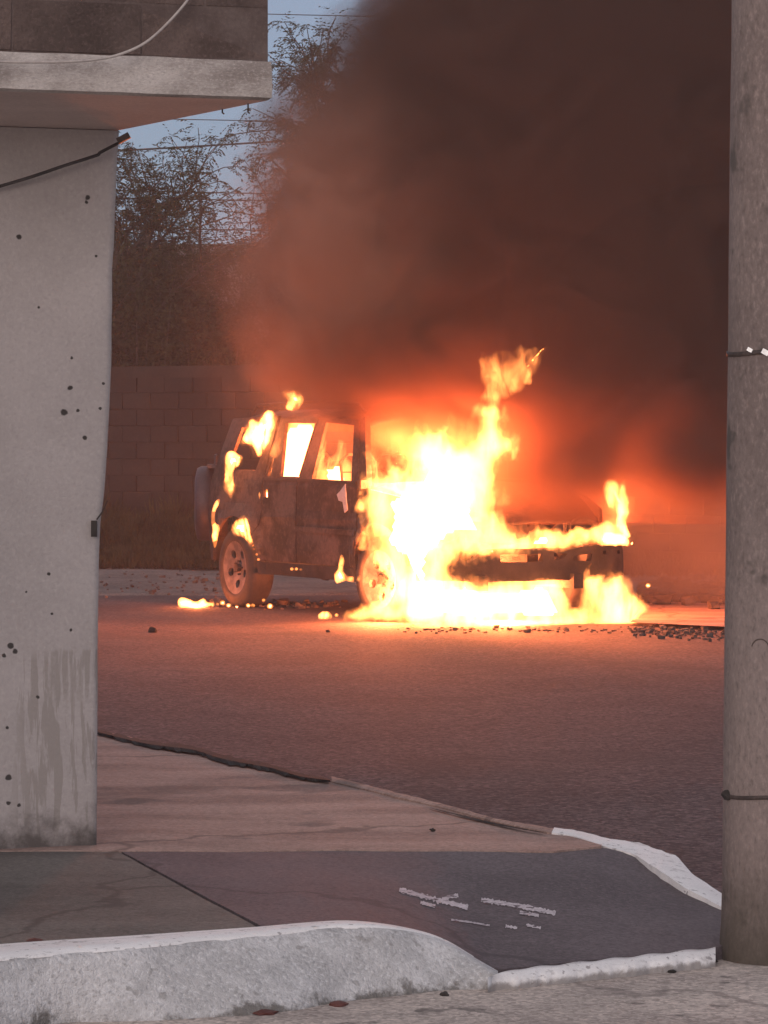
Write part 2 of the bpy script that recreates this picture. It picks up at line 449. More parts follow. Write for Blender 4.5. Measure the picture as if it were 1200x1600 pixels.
# foreground kerb: swept section  (px, inner top y, outer top y, bottom y, z top)
KS = [(-600, 1515, 1545, 1665, .12), (-200, 1494, 1520, 1636, .12), (0, 1478, 1500, 1618, .12), (100, 1471, 1491, 1600, .12), (200, 1465, 1482, 1597, .12), (300, 1458, 1472, 1594, .12), (400, 1451, 1463, 1588, .12),
      (480, 1444, 1454, 1578, .12), (540, 1441, 1449, 1567, .12), (600, 1446, 1452, 1560, .11), (660, 1458, 1463, 1555, .08), (700, 1473, 1478, 1551, .05), (740, 1497, 1502, 1549, .01), (778, 1518, 1528, 1548, -.025)]
def kerb_secs():
    ks = catmull([Vector((k[0], k[1], k[2])) for k in KS], 4); kb = catmull([Vector((k[0], k[3], k[4])) for k in KS], 4)
    rows_t = []; rows_f = []
    for a, b in zip(ks, kb):
        px, yi, yo = a; zt = b.z; yb = b.y
        pi_ = G(px, yi - 1.5, zt); po = G(px, yo, zt); pb = G(px, yb, -.065)
        out = (pb - pi_); out.z = 0
        ri = [pi_ - Vector((0, 0, .1)), pi_ + Vector((0, 0, -.002)), pi_ + (po - pi_) * .2 + Vector((0, 0, .003)), pi_ + (po - pi_) * .6 + Vector((0, 0, .002)), po.copy()]
        rf = []
        for k in range(9):
            t = k / 8; p = po.lerp(pb, t); bulge = math.sin(t * math.pi) * .012 + (.006 if t > 0 else 0)
            q = p + Vector((0, -bulge, -.004 * (1 - t)))
            w = .5 + .5 * min(1, t * 6)
            q += Vector((0, -.010 * nz(q.x, q.z, 4, 9) - .012 * nz(q.x, q.z, 7, 3), 0)) * w
            rf.append(q if k else po.copy())
        rf.append(pb + Vector((0, 0, -.1)))
        rows_t.append(ri); rows_f.append(rf)
    return rows_t, rows_f
rt, rf = kerb_secs()
def loft(rows, name, mat, parent, smooth=True):
    v = []; f = []; n = len(rows[0])
    for r in rows: v += [OFF @ Vector(p) for p in r] if parent is walk else list(r)
    for i in range(len(rows) - 1):
        for k in range(n - 1):
            a = i * n + k; f.append((a, a + 1, a + n + 1, a + n))
    return mesh_obj(name, v, f, mat, parent, smooth)
kf = loft([t[:-1] + r for t, r in zip(rt, rf)], 'kerb', M['kerbpaint'], walk)
kf['label'] = 'thick whitewashed kerb curving down at its end'
# fresh white paint band on the kerb's top edge, a skin 4 mm proud
v = []; f = []
for i_, r in enumerate(rt):
    k_ = max(.04, min(1, (len(rt) - 4 - i_) / 16)) * (1 + .12 * nz(r[4].x, 3, 0, 9))
    e_ = r[1].lerp(r[4], min(1, k_)); m_ = r[1].lerp(r[4], min(1, k_) * .5)
    v += [OFF @ (p + Vector((0, 0, .0045))) for p in (r[1], m_, e_)] + [OFF @ (e_ + Vector((0, -.004, -.003)))]
for i in range(len(rt) - 5):
    for k in range(3):
        a = i * 4 + k; f.append((a, a + 1, a + 5, a + 4))
mesh_obj('paint_band', v, f, M['kerbtop'], walk, True)
# low white lip at the foot of the ramp
rows = []
for i in range(111):
    t = i / 110; x = 762 + (1118 - 762) * t
    yu = 1519 - (1519 - 1480) * t + 1.2 * math.sin(x * .11); yl = 1537 - (1537 - 1499) * t + 1.6 * nz(x, 0, 0, .03) + .8 * nz(x, 3, 0, .11)
    if t < .12: yu += (0.12 - t) * 60
    a = G(x, yu, -.014); b = G(x, yl, -.036)
    rows.append([a + Vector((0, .01, -.05)), a, a.lerp(b, .33) + Vector((0, 0, .004)), a.lerp(b, .7) + Vector((0, 0, .004)), b, b + Vector((0, .004, -.06))])
loft(rows, 'ramp_lip', M['kerbtop'], walk, True)['label'] = 'low white painted lip at the foot of the ramp'
# far kerb: unpainted piece and white painted end
def strip(name, up, lo, mat, label, zs, back=.16):
    n = 40; U = resample([Vector((a[0], a[1], z)) for a, z in zip(up, zs)], n); Lw = resample([Vector((a[0], a[1], z)) for a, z in zip(lo, zs)], n); rows = []
    for i in range(n):
        u, l = U[i], Lw[i]
        jit = 1.3 * nz(u.x, 5, 0, .09)
        a = G(u.x, u.y + jit, u.z + .012); b = G(l.x, l.y + jit * .6, l.z + .006)
        rows.append([a + Vector((0, .015, -back)), a, a.lerp(b, .5) + Vector((0, 0, .003)), b, b + Vector((0, -.002, -.03))])
    o = loft(rows, name, mat, walk, False); o['label'] = label; return o
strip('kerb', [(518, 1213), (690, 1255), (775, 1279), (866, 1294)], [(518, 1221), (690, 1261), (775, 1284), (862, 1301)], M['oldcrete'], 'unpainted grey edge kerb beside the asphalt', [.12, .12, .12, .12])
strip('kerb', [(866, 1293), (905, 1298), (950, 1310), (1000, 1317), (1058, 1338), (1082, 1366), (1130, 1397)], [(862, 1301), (900, 1307), (940, 1321), (990, 1334), (1035, 1363), (1070, 1387), (1130, 1418)], M['kerbtop'], 'white painted kerb curving round the corner towards the pole', [.12, .115, .11, .09, .07, .045, .01])
# crack behind the grey kerb and the dark dirt where the kerb stone is missing
bvh = BVHTree.FromPolygons([sb.matrix_world @ v.co + Vector((0, 11, 0)) for v in sb.data.vertices], [tuple(p.vertices) for p in sb.data.polygons])
def blob_strip(name, line, wfun, z, mat, label, h=.012, n=80):
    pts = catmull([Vector((a, b, 0)) for a, b in line], 12); pts = resample(pts, n); v = []; f = []
    for i, p in enumerate(pts):
        w = wfun(i / (n - 1)) * (1 + .5 * nz(p.x, 1, 0, .06) + .4 * nz(p.x, 8, 0, .25))
        a = G(p.x, p.y - w, z); b = G(p.x, p.y + w, z); c = G(p.x, p.y, z + h)
        v += [OFF @ a, OFF @ c, OFF @ b]
    for i in range(n - 1):
        for k in range(2):
            a = i * 3 + k; f.append((a, a + 1, a + 4, a + 3))
    o = mesh_obj(name, v, f, mat, walk, False); o['label'] = label; return o
blob_strip('dirt_line', [(150, 1143), (230, 1162), (300, 1171), (350, 1186), (420, 1199), (470, 1213), (516, 1219)], lambda t: 3.2 + 3.5 * math.sin(math.pi * min(1, t * .9 + .1)) ** .7 * (.5 + t * .6), ZW + .006, M['char'], 'dark packed dirt along the broken far edge of the sidewalk')
blob_strip('crack', [(672, 1262), (720, 1274), (780, 1288), (850, 1301)], lambda t: 1.6 * math.sin(math.pi * (t * .9 + .05)), ZW + .007, M['char'], 'crack between sidewalk and kerb', h=.002)

# worn painted marks on the ramp slab
def mark(poly, w):
    pts = resample([Vector((a, b, 0)) for a, b in poly], max(8, int(len(poly) * 12))); v = []; f = []
    for i, p in enumerate(pts):
        t = (pts[min(i + 1, len(pts) - 1)] - pts[max(0, i - 1)]).normalized(); n_ = Vector((-t.y, t.x, 0)) * w * (1 + .9 * nz(p.x, p.y, 0, .35)) * .5
        for s in (-1, 1):
            q = p + n_ * s; o = Vector((0, 0, EYE)); d = (P(q.x, q.y, 10) - o).normalized()
            hit = bvh.ray_cast(o, d)[0]
            if hit is None: hit = G(q.x, q.y, .05)
            v.append(OFF @ (hit + Vector((0, 0, .0022))))
    for i in range(len(pts) - 1): a = i * 2; f.append((a, a + 1, a + 3, a + 2))
    mesh_obj('painted_mark', v, f, M['mark'], walk)
for poly, w in [([(624, 1391), (660, 1401), (700, 1411), (731, 1419)], 7), ([(682, 1411), (700, 1403), (716, 1400)], 6), ([(657, 1411), (680, 1417)], 5),
                ([(752, 1407), (790, 1413), (830, 1420), (868, 1428)], 7), ([(812, 1427), (842, 1431)], 5), ([(705, 1438), (735, 1442), (765, 1447)], 2.5), ([(790, 1448), (808, 1451)], 4), ([(822, 1446), (845, 1451)], 4)]:
    mark(poly, w)

# foreground street
line = [G(-900, 1720, -.06), G(-200, 1650, -.06)] + [r[-2] for r in rf[4:]] + [G(1118, 1499, -.06), G(1500, 1455, -.06), G(3000, 1300, -.06)]
v = []; f = []
for p in line:
    for k in range(14):
        t = k / 13; q = Vector((p.x, p.y + .05, 0)).lerp(Vector((p.x * .6, 2.5, 0)), t)
        v.append(Vector((q.x, q.y, -.060 + .004 * nz(q.x, q.y, 1, 4))))
for i in range(len(line) - 1):
    for k in range(13):
        a = i * 14 + k; f.append((a, a + 1, a + 15, a + 14))
st = mesh_obj('street', v, f, M['street'], smooth=True); st['kind'] = 'structure'

# ------------------------------------------------------------------ corner building on the left
U = Vector((.948, .317, 0)); V = Vector((-.491, .871, 0))
bld = empty('corner_building', (-.95, 10.87, .0))
tag(bld, 'pale plastered corner building on the left with an overhanging concrete slab', 'building')
OB = Vector((-.95, 10.87, 0))
prof = [(1340, 154.5), (1315, 155), (1200, 156), (1000, 157), (900, 158.5), (860, 159.5), (832, 160), (815, 161), (800, 163), (780, 166), (740, 169), (700, 172), (600, 177), (450, 179.5), (350, 183), (250, 187), (190, 191)]
rows = []
zs = np.linspace(.06, 2.545, 70)
pz = [P(a, b, 10.87) for b, a in prof]
pz = [(P(a, b, 10.87).z, P(a, b, 10.87).x) for b, a in prof]
for z in zs:
    cx = float(np.interp(z, [q[0] for q in pz], [q[1] for q in pz])) + .003 * nz(0, 0, z, 7)
    C = Vector((cx, 10.87, z)); row = [C + V * 4.5, C + V * 1.0, C + V * .06, C + V * .02 + U * -.002, C - U * .008 + V * .003]
    for s in list(np.linspace(.03, .6, 20)) + [1.2, 2.4, 4.5]:
        p = C - U * s; row.append(p + Vector((0, .006 * nz(p.x, p.z, 0, 3) + .002 * nz(p.x, p.z, 2, 14), 0)))
    row.append(C - U * 4.5 + V * 4.5)
    rows.append([p - OB for p in row])
loft(rows, 'wall', M['plaster'], bld, True)
# chipped hole near the corner
c = P(147, 826, 10.84) - OB
mb = MB(); mb.box(c, (.02, .012, .055)); mb.build('chipped_hole', M['char'], bld)
mb = MB(); mb.tube([P(168, 782, 10.845) - OB, P(160, 800, 10.845) - OB, P(151, 812, 10.845) - OB], .003, 6); mb.build('crack', M['char'], bld)
# slab
ZS = 2.548
c0 = Vector((-.347, 9.90, 0))
corner = [c0, c0 - U * 4.5, c0 - U * 4.5 + V * 5.5, c0 + V * 5.5]
th = .118
def slab_pt(p, z): return Vector((p.x, p.y, z)) - OB
rows = []
n = 60
for i in range(n + 1):
    s = 4.5 * (i / n) ** 1.6; p = c0 - U * s
    e = .004 * nz(p.x, 0, 3, 8); e2 = .006 * nz(p.x, 4, 3, 5)
    rows.append([slab_pt(p + V * 5.5, ZS), slab_pt(p + V * .03, ZS), slab_pt(p + Vector((0, 0, 0)), ZS + .006 + e * .6), slab_pt(p - V * .003, ZS + .03), slab_pt(p - V * (.002 + e), ZS + th * .7), slab_pt(p + V * .005, ZS + th + e2), slab_pt(p + V * 5.5, ZS + th)])
so = loft(rows, 'roof_slab', M['slab'], bld, False)
so.data.materials.append(M['soffit'])
for p_ in so.data.polygons:
    if p_.index % 6 < 1: p_.material_index = 1
mb = MB()
a, b_ = c0, c0 + V * 5.5
mb.add([slab_pt(a, ZS + .006), slab_pt(b_, ZS), slab_pt(b_, ZS + th), slab_pt(a + V * .005, ZS + th), slab_pt(a - V * .003, ZS + .04)], [(0, 1, 2, 3, 4)])
mb.build('slab_end', M['slab'], bld)
# rusty hooks at the soffit edge
for px, py, hh in ((330, 187, .012), (402, 180, .026)):
    t = .3 if px < 350 else .1
    mb = MB(); q = c0 + V * (.9 * t + .05); q = Vector((q.x - .01, q.y, ZS)) - OB
    mb.tube([q, q + Vector((0, 0, -hh)), q + Vector((.006, 0, -hh - .004))], .003, 6); mb.build('hook', M['strap'], bld)
# parapet of blocks on the slab
pw = empty('block_parapet', (c0.x, c0.y, ZS + th)); tag(pw, 'dark unplastered block wall standing on the roof slab', 'wall')
PO = Vector((c0.x, c0.y, ZS + th))
ang = math.atan2(U.y, U.x)
me_blk = None
RM = Matrix.Rotation(ang, 4, 'Z')
def block_mesh(L, H, T, name, mat, seed, bev=.006):
    bm = bmesh.new(); bmesh.ops.create_cube(bm, size=1)
    for v_ in bm.verts: v_.co = Vector((v_.co.x * L, v_.co.y * T, v_.co.z * H))
    bmesh.ops.bevel(bm, geom=bm.edges[:], offset=bev, segments=1, affect='EDGES')
    r_ = random.Random(seed)
    for v_ in bm.verts: v_.co += Vector([r_.uniform(-.002, .002) for _ in range(3)])
    me = bpy.data.meshes.new(name); bm.to_mesh(me); bm.free(); me.materials.append(mat); return me
blks = [block_mesh(.395, .155, .15, 'block', M['block'], s, .003) for s in range(3)]
half = block_mesh(.195, .155, .15, 'block', M['block'], 9, .003)
mb = MB(); mb.box((-2.2, .080, .36), (4.38, .14, .86), None)
core = mb.build('mortar', M['mortar'], pw); core.rotation_euler = (0, 0, ang)
for r_ in range(4):
    z = .005 + .16 * r_ + .076
    x = -.012
    first = True
    while x > -4.3:
        if first and r_ % 2 == 1: me, L = half, .2
        else: me, L = rnd.choice(blks), .4
        first = False
        o = bpy.data.objects.new('block', me); link(o, pw)
        p = RM @ Vector((x - L / 2, .082 + rnd.uniform(-.003, .003), z)); o.location = p; o.rotation_euler = (rnd.uniform(-.006, .006), rnd.uniform(-.004, .004), ang + rnd.uniform(-.008, .008))
        x -= L
# cables
def cable(name, px_pts, r, mat, label, cat='cable', sub=8):
    pts = catmull(px_pts, sub); mb = MB(); mb.tube(pts, r, 8)
    o = mb.build(name, mat, None, True, origin=pts[0]); tag(o, label, cat); return o
cable('cable', [P(330, -60, 9.80), P(300, -15, 9.79), P(291, 3, 9.78), P(262, 36, 9.75), P(228, 66, 9.71), P(190, 84, 9.68), P(150, 93, 9.64), P(100, 96.5, 9.6), P(40, 97, 9.56), P(-60, 95, 9.5), P(-200, 92, 9.4)], .0042, M['cable_pale'], 'pale cable hanging in a curve across the block parapet')
cable('cable', [P(196, 217, 10.79), P(188, 222, 10.785), P(157, 238, 10.77), P(150, 243, 10.77), P(100, 259, 10.73), P(50, 276, 10.71), P(0, 291, 10.69), P(-100, 320, 10.6)], .0055, M['cable_dark'], 'dark cable running slantwise over the plaster wall under the slab')
mb = MB(); c = P(193, 216, 10.77); mb.box(c, (.045, .03, .02), Matrix.Rotation(-.5, 3, 'Y')); o = mb.build('cable_clamp', M['strap'], None, origin=c); tag(o, 'small rusty clamp holding the dark cable at the wall corner', 'clamp')

# ------------------------------------------------------------------ concrete pole on the right
pb = G(1209, 1500, -.06); pb = Vector(((1209 - 600) / F * 9.62, 9.62, -.06))
pole = empty('utility_pole', pb); tag(pole, 'weathered round concrete utility pole at the right edge of the sidewalk', 'utility pole')
rows = []; H = 8.0
def pr(z): return .158 - .0110 * z + (.006 if z < .06 else 0)
v = []; f = []; nn = 40; zz = [-.1, 0, .03, .1] + list(np.linspace(.2, H, 50))
for z in zz:
    for k in range(nn):
        a = 2 * math.pi * k / nn; r = pr(z) + .0018 * nz(math.cos(a) * .3, math.sin(a) * .3, z, 9)
        v.append((r * math.cos(a), r * math.sin(a), z))
for i in range(len(zz) - 1):
    for k in range(nn): f.append((i * nn + k, i * nn + (k + 1) % nn, (i + 1) * nn + (k + 1) % nn, (i + 1) * nn + k))
f.append(tuple((len(zz) - 1) * nn + k for k in range(nn)))
mesh_obj('shaft', v, f, M['pole'], pole, True)
def band(zp, h, proud, mat):
    mb = MB(); n = 40; b0 = []
    for (dz, dr) in ((-h, -.004), (-h, proud), (h, proud), (h, -.004)):
        for k in range(n):
            a = 2 * math.pi * k / n; mb.v.append(Vector(((pr(zp) + dr) * math.cos(a), (pr(zp) + dr) * math.sin(a), zp + dz + .004 * math.sin(a * 3))))
    for j in range(3):
        for k in range(n): mb.f.append((j * n + k, j * n + (k + 1) % n, (j + 1) * n + (k + 1) % n, (j + 1) * n + k))
    return mb.build('band', mat, pole, True)
zb = P(0, 551, 9.5).z - pb.z; band(zb, .007, .004, M['strap'])
for px, py, s in ((1174, 546, .016), (1197, 550, .022)):
    mb = MB(); c = P(px, py, 9.46) - pb; c.y = -math.sqrt(max(0, pr(zb) ** 2 - c.x ** 2)) - .006
    mb.box(c, (s, .008, s * .7), Matrix.Rotation(.5, 3, 'Y')); mb.build('buckle', M['buckle'], pole)
zb2 = P(0, 1246, 9.5).z - pb.z; band(zb2, .006, .003, M['strap'])
mb = MB(); c = P(1141, 1246, 9.5) - pb
bm = bmesh.new(); bmesh.ops.create_icosphere(bm, subdivisions=2, radius=.016)
for v_ in bm.verts: v_.co *= 1 + .5 * nz(*v_.co, s=60); v_.co.x *= 1.3
mb.add([v_.co + Vector((c.x, -math.sqrt(max(0, pr(zb2) ** 2 - c.x ** 2)) - .004, c.z)) for v_ in bm.verts], [tuple(x.index for x in f_.verts) for f_ in bm.faces]); bm.free()
mb.build('band_knot', M['char'], pole)
mb = MB(); pts = []
for k in range(12):
    a = R(-20 + k * 17); px = 1187 + 13 * math.cos(a); py = 1013 - 15 * math.sin(a); c = P(px, py, 9.5) - pb; c.y = -math.sqrt(max(0, pr(c.z) ** 2 - c.x ** 2)) - .001; pts.append(c)
mb.tube(pts, .0018, 6); mb.build('wire_loop', M['strap'], pole)

# ------------------------------------------------------------------ back wall of blocks
WD = 38.5
bw = empty('back_wall', (-4.4, WD + 1.0, 0), -math.atan2(4.0, 7.4)); tag(bw, 'long grey block wall running behind the burning car', 'wall')
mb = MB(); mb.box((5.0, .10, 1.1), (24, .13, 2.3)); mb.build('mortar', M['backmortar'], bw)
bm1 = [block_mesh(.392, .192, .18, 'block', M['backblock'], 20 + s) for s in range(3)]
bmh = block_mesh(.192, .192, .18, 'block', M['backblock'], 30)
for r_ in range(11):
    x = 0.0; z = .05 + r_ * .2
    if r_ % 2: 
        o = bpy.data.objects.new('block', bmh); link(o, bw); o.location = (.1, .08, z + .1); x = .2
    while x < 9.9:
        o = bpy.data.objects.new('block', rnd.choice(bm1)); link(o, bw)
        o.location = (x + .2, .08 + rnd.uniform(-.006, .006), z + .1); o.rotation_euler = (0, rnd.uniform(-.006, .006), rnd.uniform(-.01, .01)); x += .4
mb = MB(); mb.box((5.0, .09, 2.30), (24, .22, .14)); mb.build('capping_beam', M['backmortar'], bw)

# far flat-roofed building
fb = empty('far_building', (-6.0, 58, 0)); tag(fb, 'low flat roofed building far behind the trees on the left', 'building')
mb = MB(); mb.box((3.2, 3, 2.4), (12, 6, 4.8)); mb.build('wall', M['farbuilding'], fb)
mb = MB(); mb.box((3.2, 2.9, 4.9), (12.5, 6.6, .2)); mb.build('roof_slab', M['farbuilding'], fb)
for i in range(4):
    mb = MB(); mb.box((-.5 + i * 2.4, -.02, 2.6), (1.2, .06, 1.1)); w = mb.build('window', M['glass'], fb)
    mb = MB(); mb.box((-.5 + i * 2.4, -.06, 2.0), (1.35, .1, .07)); s_ = mb.build('sill', M['farbuilding'], w)

# power lines
def wire(y0, y1, D, r, label, sag=.25):
    a = P(-700, y0, D); b = P(1900, y1, D + 3); pts = []
    for i in range(33):
        t = i / 32; p = a.lerp(b, t); p.z -= sag * 4 * t * (1 - t) - sag; pts.append(p)
    mb = MB(); mb.tube(pts, r, 6); o = mb.build('power_line', M['cable_dark'], None, True, origin=a)
    tag(o, label, 'power line', 'power lines crossing the sky behind the trees')
wire(300, 120, 47, .016, 'thickest power line, sloping up to the right below the roof slab')
wire(2, 50, 52, .008, 'topmost thin power line, to the right of the block parapet')
wire(178, 205, 52, .008, 'thin power line just under the slab corner')
wire(292, 318, 50, .011, 'upper of the two close power lines in front of the far tree tops')
wire(305, 326, 50, .011, 'lower of the two close power lines in front of the far tree tops')
wire(352, 372, 50, .012, 'lowest power line, just above the far flat roof')

# ------------------------------------------------------------------ trees, bushes, weeds
def leafq(v, f, p, d, up, L, Wd):
    s = d.cross(up)
    if s.length < 1e-4: s = Vector((1, 0, 0))
    s = s.normalized() * Wd * .5; b = len(v)
    v.append(p); v.append(p + d * L * .5 + s); v.append(p + d * L); v.append(p + d * L * .5 - s)
    f.append((b, b + 1, b + 2, b + 3))
def rv(r_, s=1): return Vector((r_.gauss(0, s), r_.gauss(0, s), r_.gauss(0, s)))
def spray(v, f, p, d, r_, L=.22, n=7, ll=.06, lw=.016):
    """a drooping compound leaf: pairs of leaflets along a curving stalk"""
    q = p.copy(); dd = d.copy()
    for i in range(n):
        dd = (dd + Vector((0, 0, -.16)) + rv(r_, .05)).normalized(); q = q + dd * L / n
        side = dd.cross(Vector((0, 0, 1)));  side = side.normalized() if side.length > .01 else Vector((1, 0, 0))
        for s in (-1, 1):
            ld = (side * s * .9 + dd * .55 + Vector((0, 0, -.35)) + rv(r_, .12)).normalized()
            leafq(v, f, q, ld, rv(r_, 1), ll * r_.uniform(.8, 1.25), lw)
def tree(x, y, h, spread, seed, label, nlimb=6, ntw=9, lean=(0, 0), z0=0.0, dens=1.0):
    r_ = random.Random(seed); root = empty('tree', (x, y, z0)); tag(root, label, 'tree', 'trees behind the block wall')
    tb = MB(); v = []; f = []
    def grow(p, d, L, rad, lev):
        n = 5; pts = [p]; q = p.copy(); dd = d.copy()
        for i in range(n):
            dd = (dd + rv(r_, .13) + Vector((0, 0, .06 if lev < 2 else -.03))).normalized(); q = q + dd * L / n; pts.append(q)
        tb.tube(pts, [rad * (1 - .55 * i / n) for i in range(n + 1)], 6 if lev < 2 else 4, cap=False)
        if lev >= 3:
            for k, pt in enumerate(pts[1:]):
                for _ in range(max(1, int(round(r_.uniform(1.4, 3) * dens)))):
                    spray(v, f, pt, (dd * .6 + rv(r_, .7)).normalized(), r_, r_.uniform(.16, .3), 6, .062, .017)
            return
        kids = (nlimb, 5, ntw)[lev]
        for k in range(kids):
            t = r_.uniform(.35, 1) if lev else r_.uniform(.45, 1.0)
            i = min(n, max(1, int(t * n))); b = pts[i]
            out = rv(r_, 1); out.z = abs(out.z) * .8 + .25; out.normalize()
            grow(b, (dd * .45 + out * (.75 if lev else .8)).normalized(), L * r_.uniform(.5, .72) * (spread if lev == 0 else 1), rad * .42, lev + 1)
    grow(Vector((0, 0, 0)), Vector((lean[0], lean[1], 1)).normalized(), h * .5, .05 + h * .011, 0)
    tb.build('trunk', M['bark'], root, True)
    mesh_obj('crown', v, f, M['leaf'], root)
    return root
def px2x(px, D): return (px - 600) / F * D
tree(px2x(195, 41), 41, 6.6, .9, 1, 'feathery tree left of the others, beside the building corner', 7, 9)
tree(px2x(290, 42), 42, 5.4, .9, 2, 'lower feathery tree between the building and the smoke', 7, 8)
tree(px2x(395, 43), 43, 4.4, .9, 3, 'short tree half hidden by the left edge of the smoke', 6, 8)
tree(px2x(585, 42), 42, 9.4, .75, 14, 'tall tree rising out of the left side of the smoke', 9, 10, dens=1.6)
tree(px2x(760, 44), 44, 8.4, .9, 5, 'tall tree hidden inside the densest smoke', 6, 6)
tree(px2x(1060, 42), 41, 10.0, .9, 6, 'tall tree seen faintly through thin smoke beside the pole', 8, 8)
tree(px2x(90, 43), 43, 5.6, .95, 8, 'tree mostly hidden behind the corner building', 6, 7)

def bush(x, y, rx, ry, h, n, seed, label, name='bush', mat='leaf', z0=0.0, ll=.07, lw=.03, group='bushes in front of and over the block wall'):
    r_ = random.Random(seed); root = empty(name, (x, y, z0)); tag(root, label, name, group)
    v = []; f = []; tb = MB()
    lumps = [(Vector((r_.uniform(-.75, .75) * rx, r_.uniform(-.6, .6) * ry, h * r_.uniform(.15, .8))), r_.uniform(.22, .42)) for _ in range(26)]
    for i in range(n):
        c_, rr = r_.choice(lumps); d = rv(r_, 1).normalized() * (r_.random() ** .4) * rr * Vector((rx, ry, h)).length * .48
        p = c_ + Vector((d.x, d.y * .8, d.z)); p.z = max(.01, p.z)
        dd = (d.normalized() * .6 + rv(r_, .6)).normalized(); leafq(v, f, p, dd, rv(r_, 1), ll * r_.uniform(.6, 1.4), lw)
    for c_, rr in lumps[:14]: tb.tube([Vector((c_.x * .2, c_.y * .2, 0)), Vector((c_.x * .6, c_.y * .6, c_.z * .5)), c_], [.025, .016, .006], 5)
    mesh_obj('foliage', v, f, M[mat], root); tb.build('stem', M['bark'], root)
bush(px2x(215, 40), 40.2, 1.0, .7, 4.1, 9000, 21, 'dense dark bush rising over the wall next to the building', group='bushes growing over the block wall')
bush(px2x(330, 40), 40.4, 1.1, .7, 3.8, 9000, 22, 'dense dark bush rising over the wall left of the smoke', group='bushes growing over the block wall')
bush(px2x(450, 41), 40.6, 1.1, .7, 3.4, 6000, 23, 'dark bush over the wall behind the burning rear', group='bushes growing over the block wall')
bush(px2x(1110, 39), 38.6, 1.2, .7, 3.2, 5000, 24, 'dark bush over the wall beside the pole', group='bushes growing over the block wall')
# weeds before the wall
def weeds(name, x0, x1, y0, y1, n, hmax, seed, label, mat='weed'):
    r_ = random.Random(seed); v = []; f = []
    for i in range(n):
        x = r_.uniform(x0, x1); y = r_.uniform(y0, y1); k = .5 + .5 * nz(x, y, seed, 1.1)
        hh = hmax * (k ** 1.2) * (y - y0 + .3) / (y1 - y0 + .3); b = Vector((x, y, .03))
        for j in range(r_.randint(4, 8)):
            d = Vector((r_.gauss(0, .35), r_.gauss(0, .35), 1)).normalized(); p = b + Vector((0, 0, hh * r_.uniform(0, .7)))
            leafq(v, f, p, d, rv(r_, 1), .1 + hh * r_.uniform(.1, .45), r_.uniform(.012, .03))
    o = mesh_obj(name, v, f, M[mat], origin=(x0, y0, 0)); tag(o, label, 'weeds', kind='stuff'); return o
weeds('weeds', -3.8, .4, 35.6, 38.2, 8000, 1.7, 31, 'rank weeds and grass along the foot of the block wall on the left')
weeds('weeds', 2.2, 5.5, 33.6, 36.5, 1500, .55, 32, 'low dry weeds in front of the wall right of the car')

# concrete apron and rubble right of the car
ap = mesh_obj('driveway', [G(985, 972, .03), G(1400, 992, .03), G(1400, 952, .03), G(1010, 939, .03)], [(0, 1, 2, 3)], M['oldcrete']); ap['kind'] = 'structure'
def rubble(name, fn, n, seed, label, smin, smax):
    r_ = random.Random(seed); mb = MB()
    for i in range(n):
        p = fn(r_); s = r_.uniform(smin, smax) * (1 if r_.random() < .85 else 1.8)
        vv = [Vector((x * s * r_.uniform(.6, 1.2), y * s * r_.uniform(.6, 1.2), z * s * r_.uniform(.35, .8))) for x in (-1, 1) for y in (-1, 1) for z in (-1, 1)]
        Mx = Matrix.Rotation(r_.uniform(0, 3.1), 3, 'Z') @ Matrix.Rotation(r_.uniform(-.4, .4), 3, 'X')
        mb.add([Mx @ q + p + Vector((0, 0, s * .3)) for q in vv], [(0, 1, 3, 2), (4, 6, 7, 5), (0, 4, 5, 1), (2, 3, 7, 6), (0, 2, 6, 4), (1, 5, 7, 3)])
    o = mb.build(name, M['stone'], None, origin=mb.v[0]); tag(o, label, 'rubble', kind='stuff')
rubble('rubble', lambda r_: (lambda px: G(px, 986 + (px - 1000) * .05 + r_.gauss(0, 4.5), .005))(r_.uniform(990, 1400)), 420, 41, 'broken stones along the edge of the road right of the car', .006, .015)
rubble('rubble', lambda r_: (lambda px: G(px, 925 + r_.gauss(0, 8), .05))(r_.uniform(1000, 1400)), 700, 42, 'low bank of rubble behind the driveway', .02, .05)
rubble('rubble', lambda r_: (lambda px: G(px, 905 + r_.gauss(0, 14), .03))(r_.uniform(100, 420)), 160, 43, 'scattered stones on the verge behind the car on the left', .007, .016)
rubble('debris', lambda r_: G(r_.uniform(620, 1010), 985 + r_.gauss(0, 3), .0), 110, 44, 'burnt debris along the front edge of the fire on the asphalt', .005, .013)
rubble('debris', lambda r_: G(r_.uniform(300, 540), 946 + r_.gauss(0, 3), .0), 110, 45, 'burnt crumbs on the asphalt between the wheels', .008, .026)
# single bits lying about
def bit(px, py, z, s, mat, label, seed, cat='debris', name='debris_piece', group=None, flat=.4):
    bm = bmesh.new(); bmesh.ops.create_icosphere(bm, subdivisions=2, radius=1)
    for v_ in bm.verts:
        k = 1 + .5 * nz(v_.co.x + seed, v_.co.y, v_.co.z, 1.4); v_.co = Vector((v_.co.x * s[0] * k, v_.co.y * s[1] * k, v_.co.z * s[2] * k))
    me = bpy.data.meshes.new(name); bm.to_mesh(me); bm.free(); me.materials.append(mat)
    o = bpy.data.objects.new(name, me); link(o); p = G(px, py, z); p.z = z + s[2] * .5; o.location = p; tag(o, label, cat, group); return o
bit(238, 988, 0, (.035, .03, .03), M['char'], 'small dark lump on the asphalt left of the car', 1)
bit(512, 988, 0, (.02, .02, .015), M['char'], 'tiny dark scrap on the asphalt in front of the door', 2)
M['redleaf'] = surf('dead_leaf', (.09, .025, .02), (.14, .05, .04), 20, 80, .7, .4, .002)
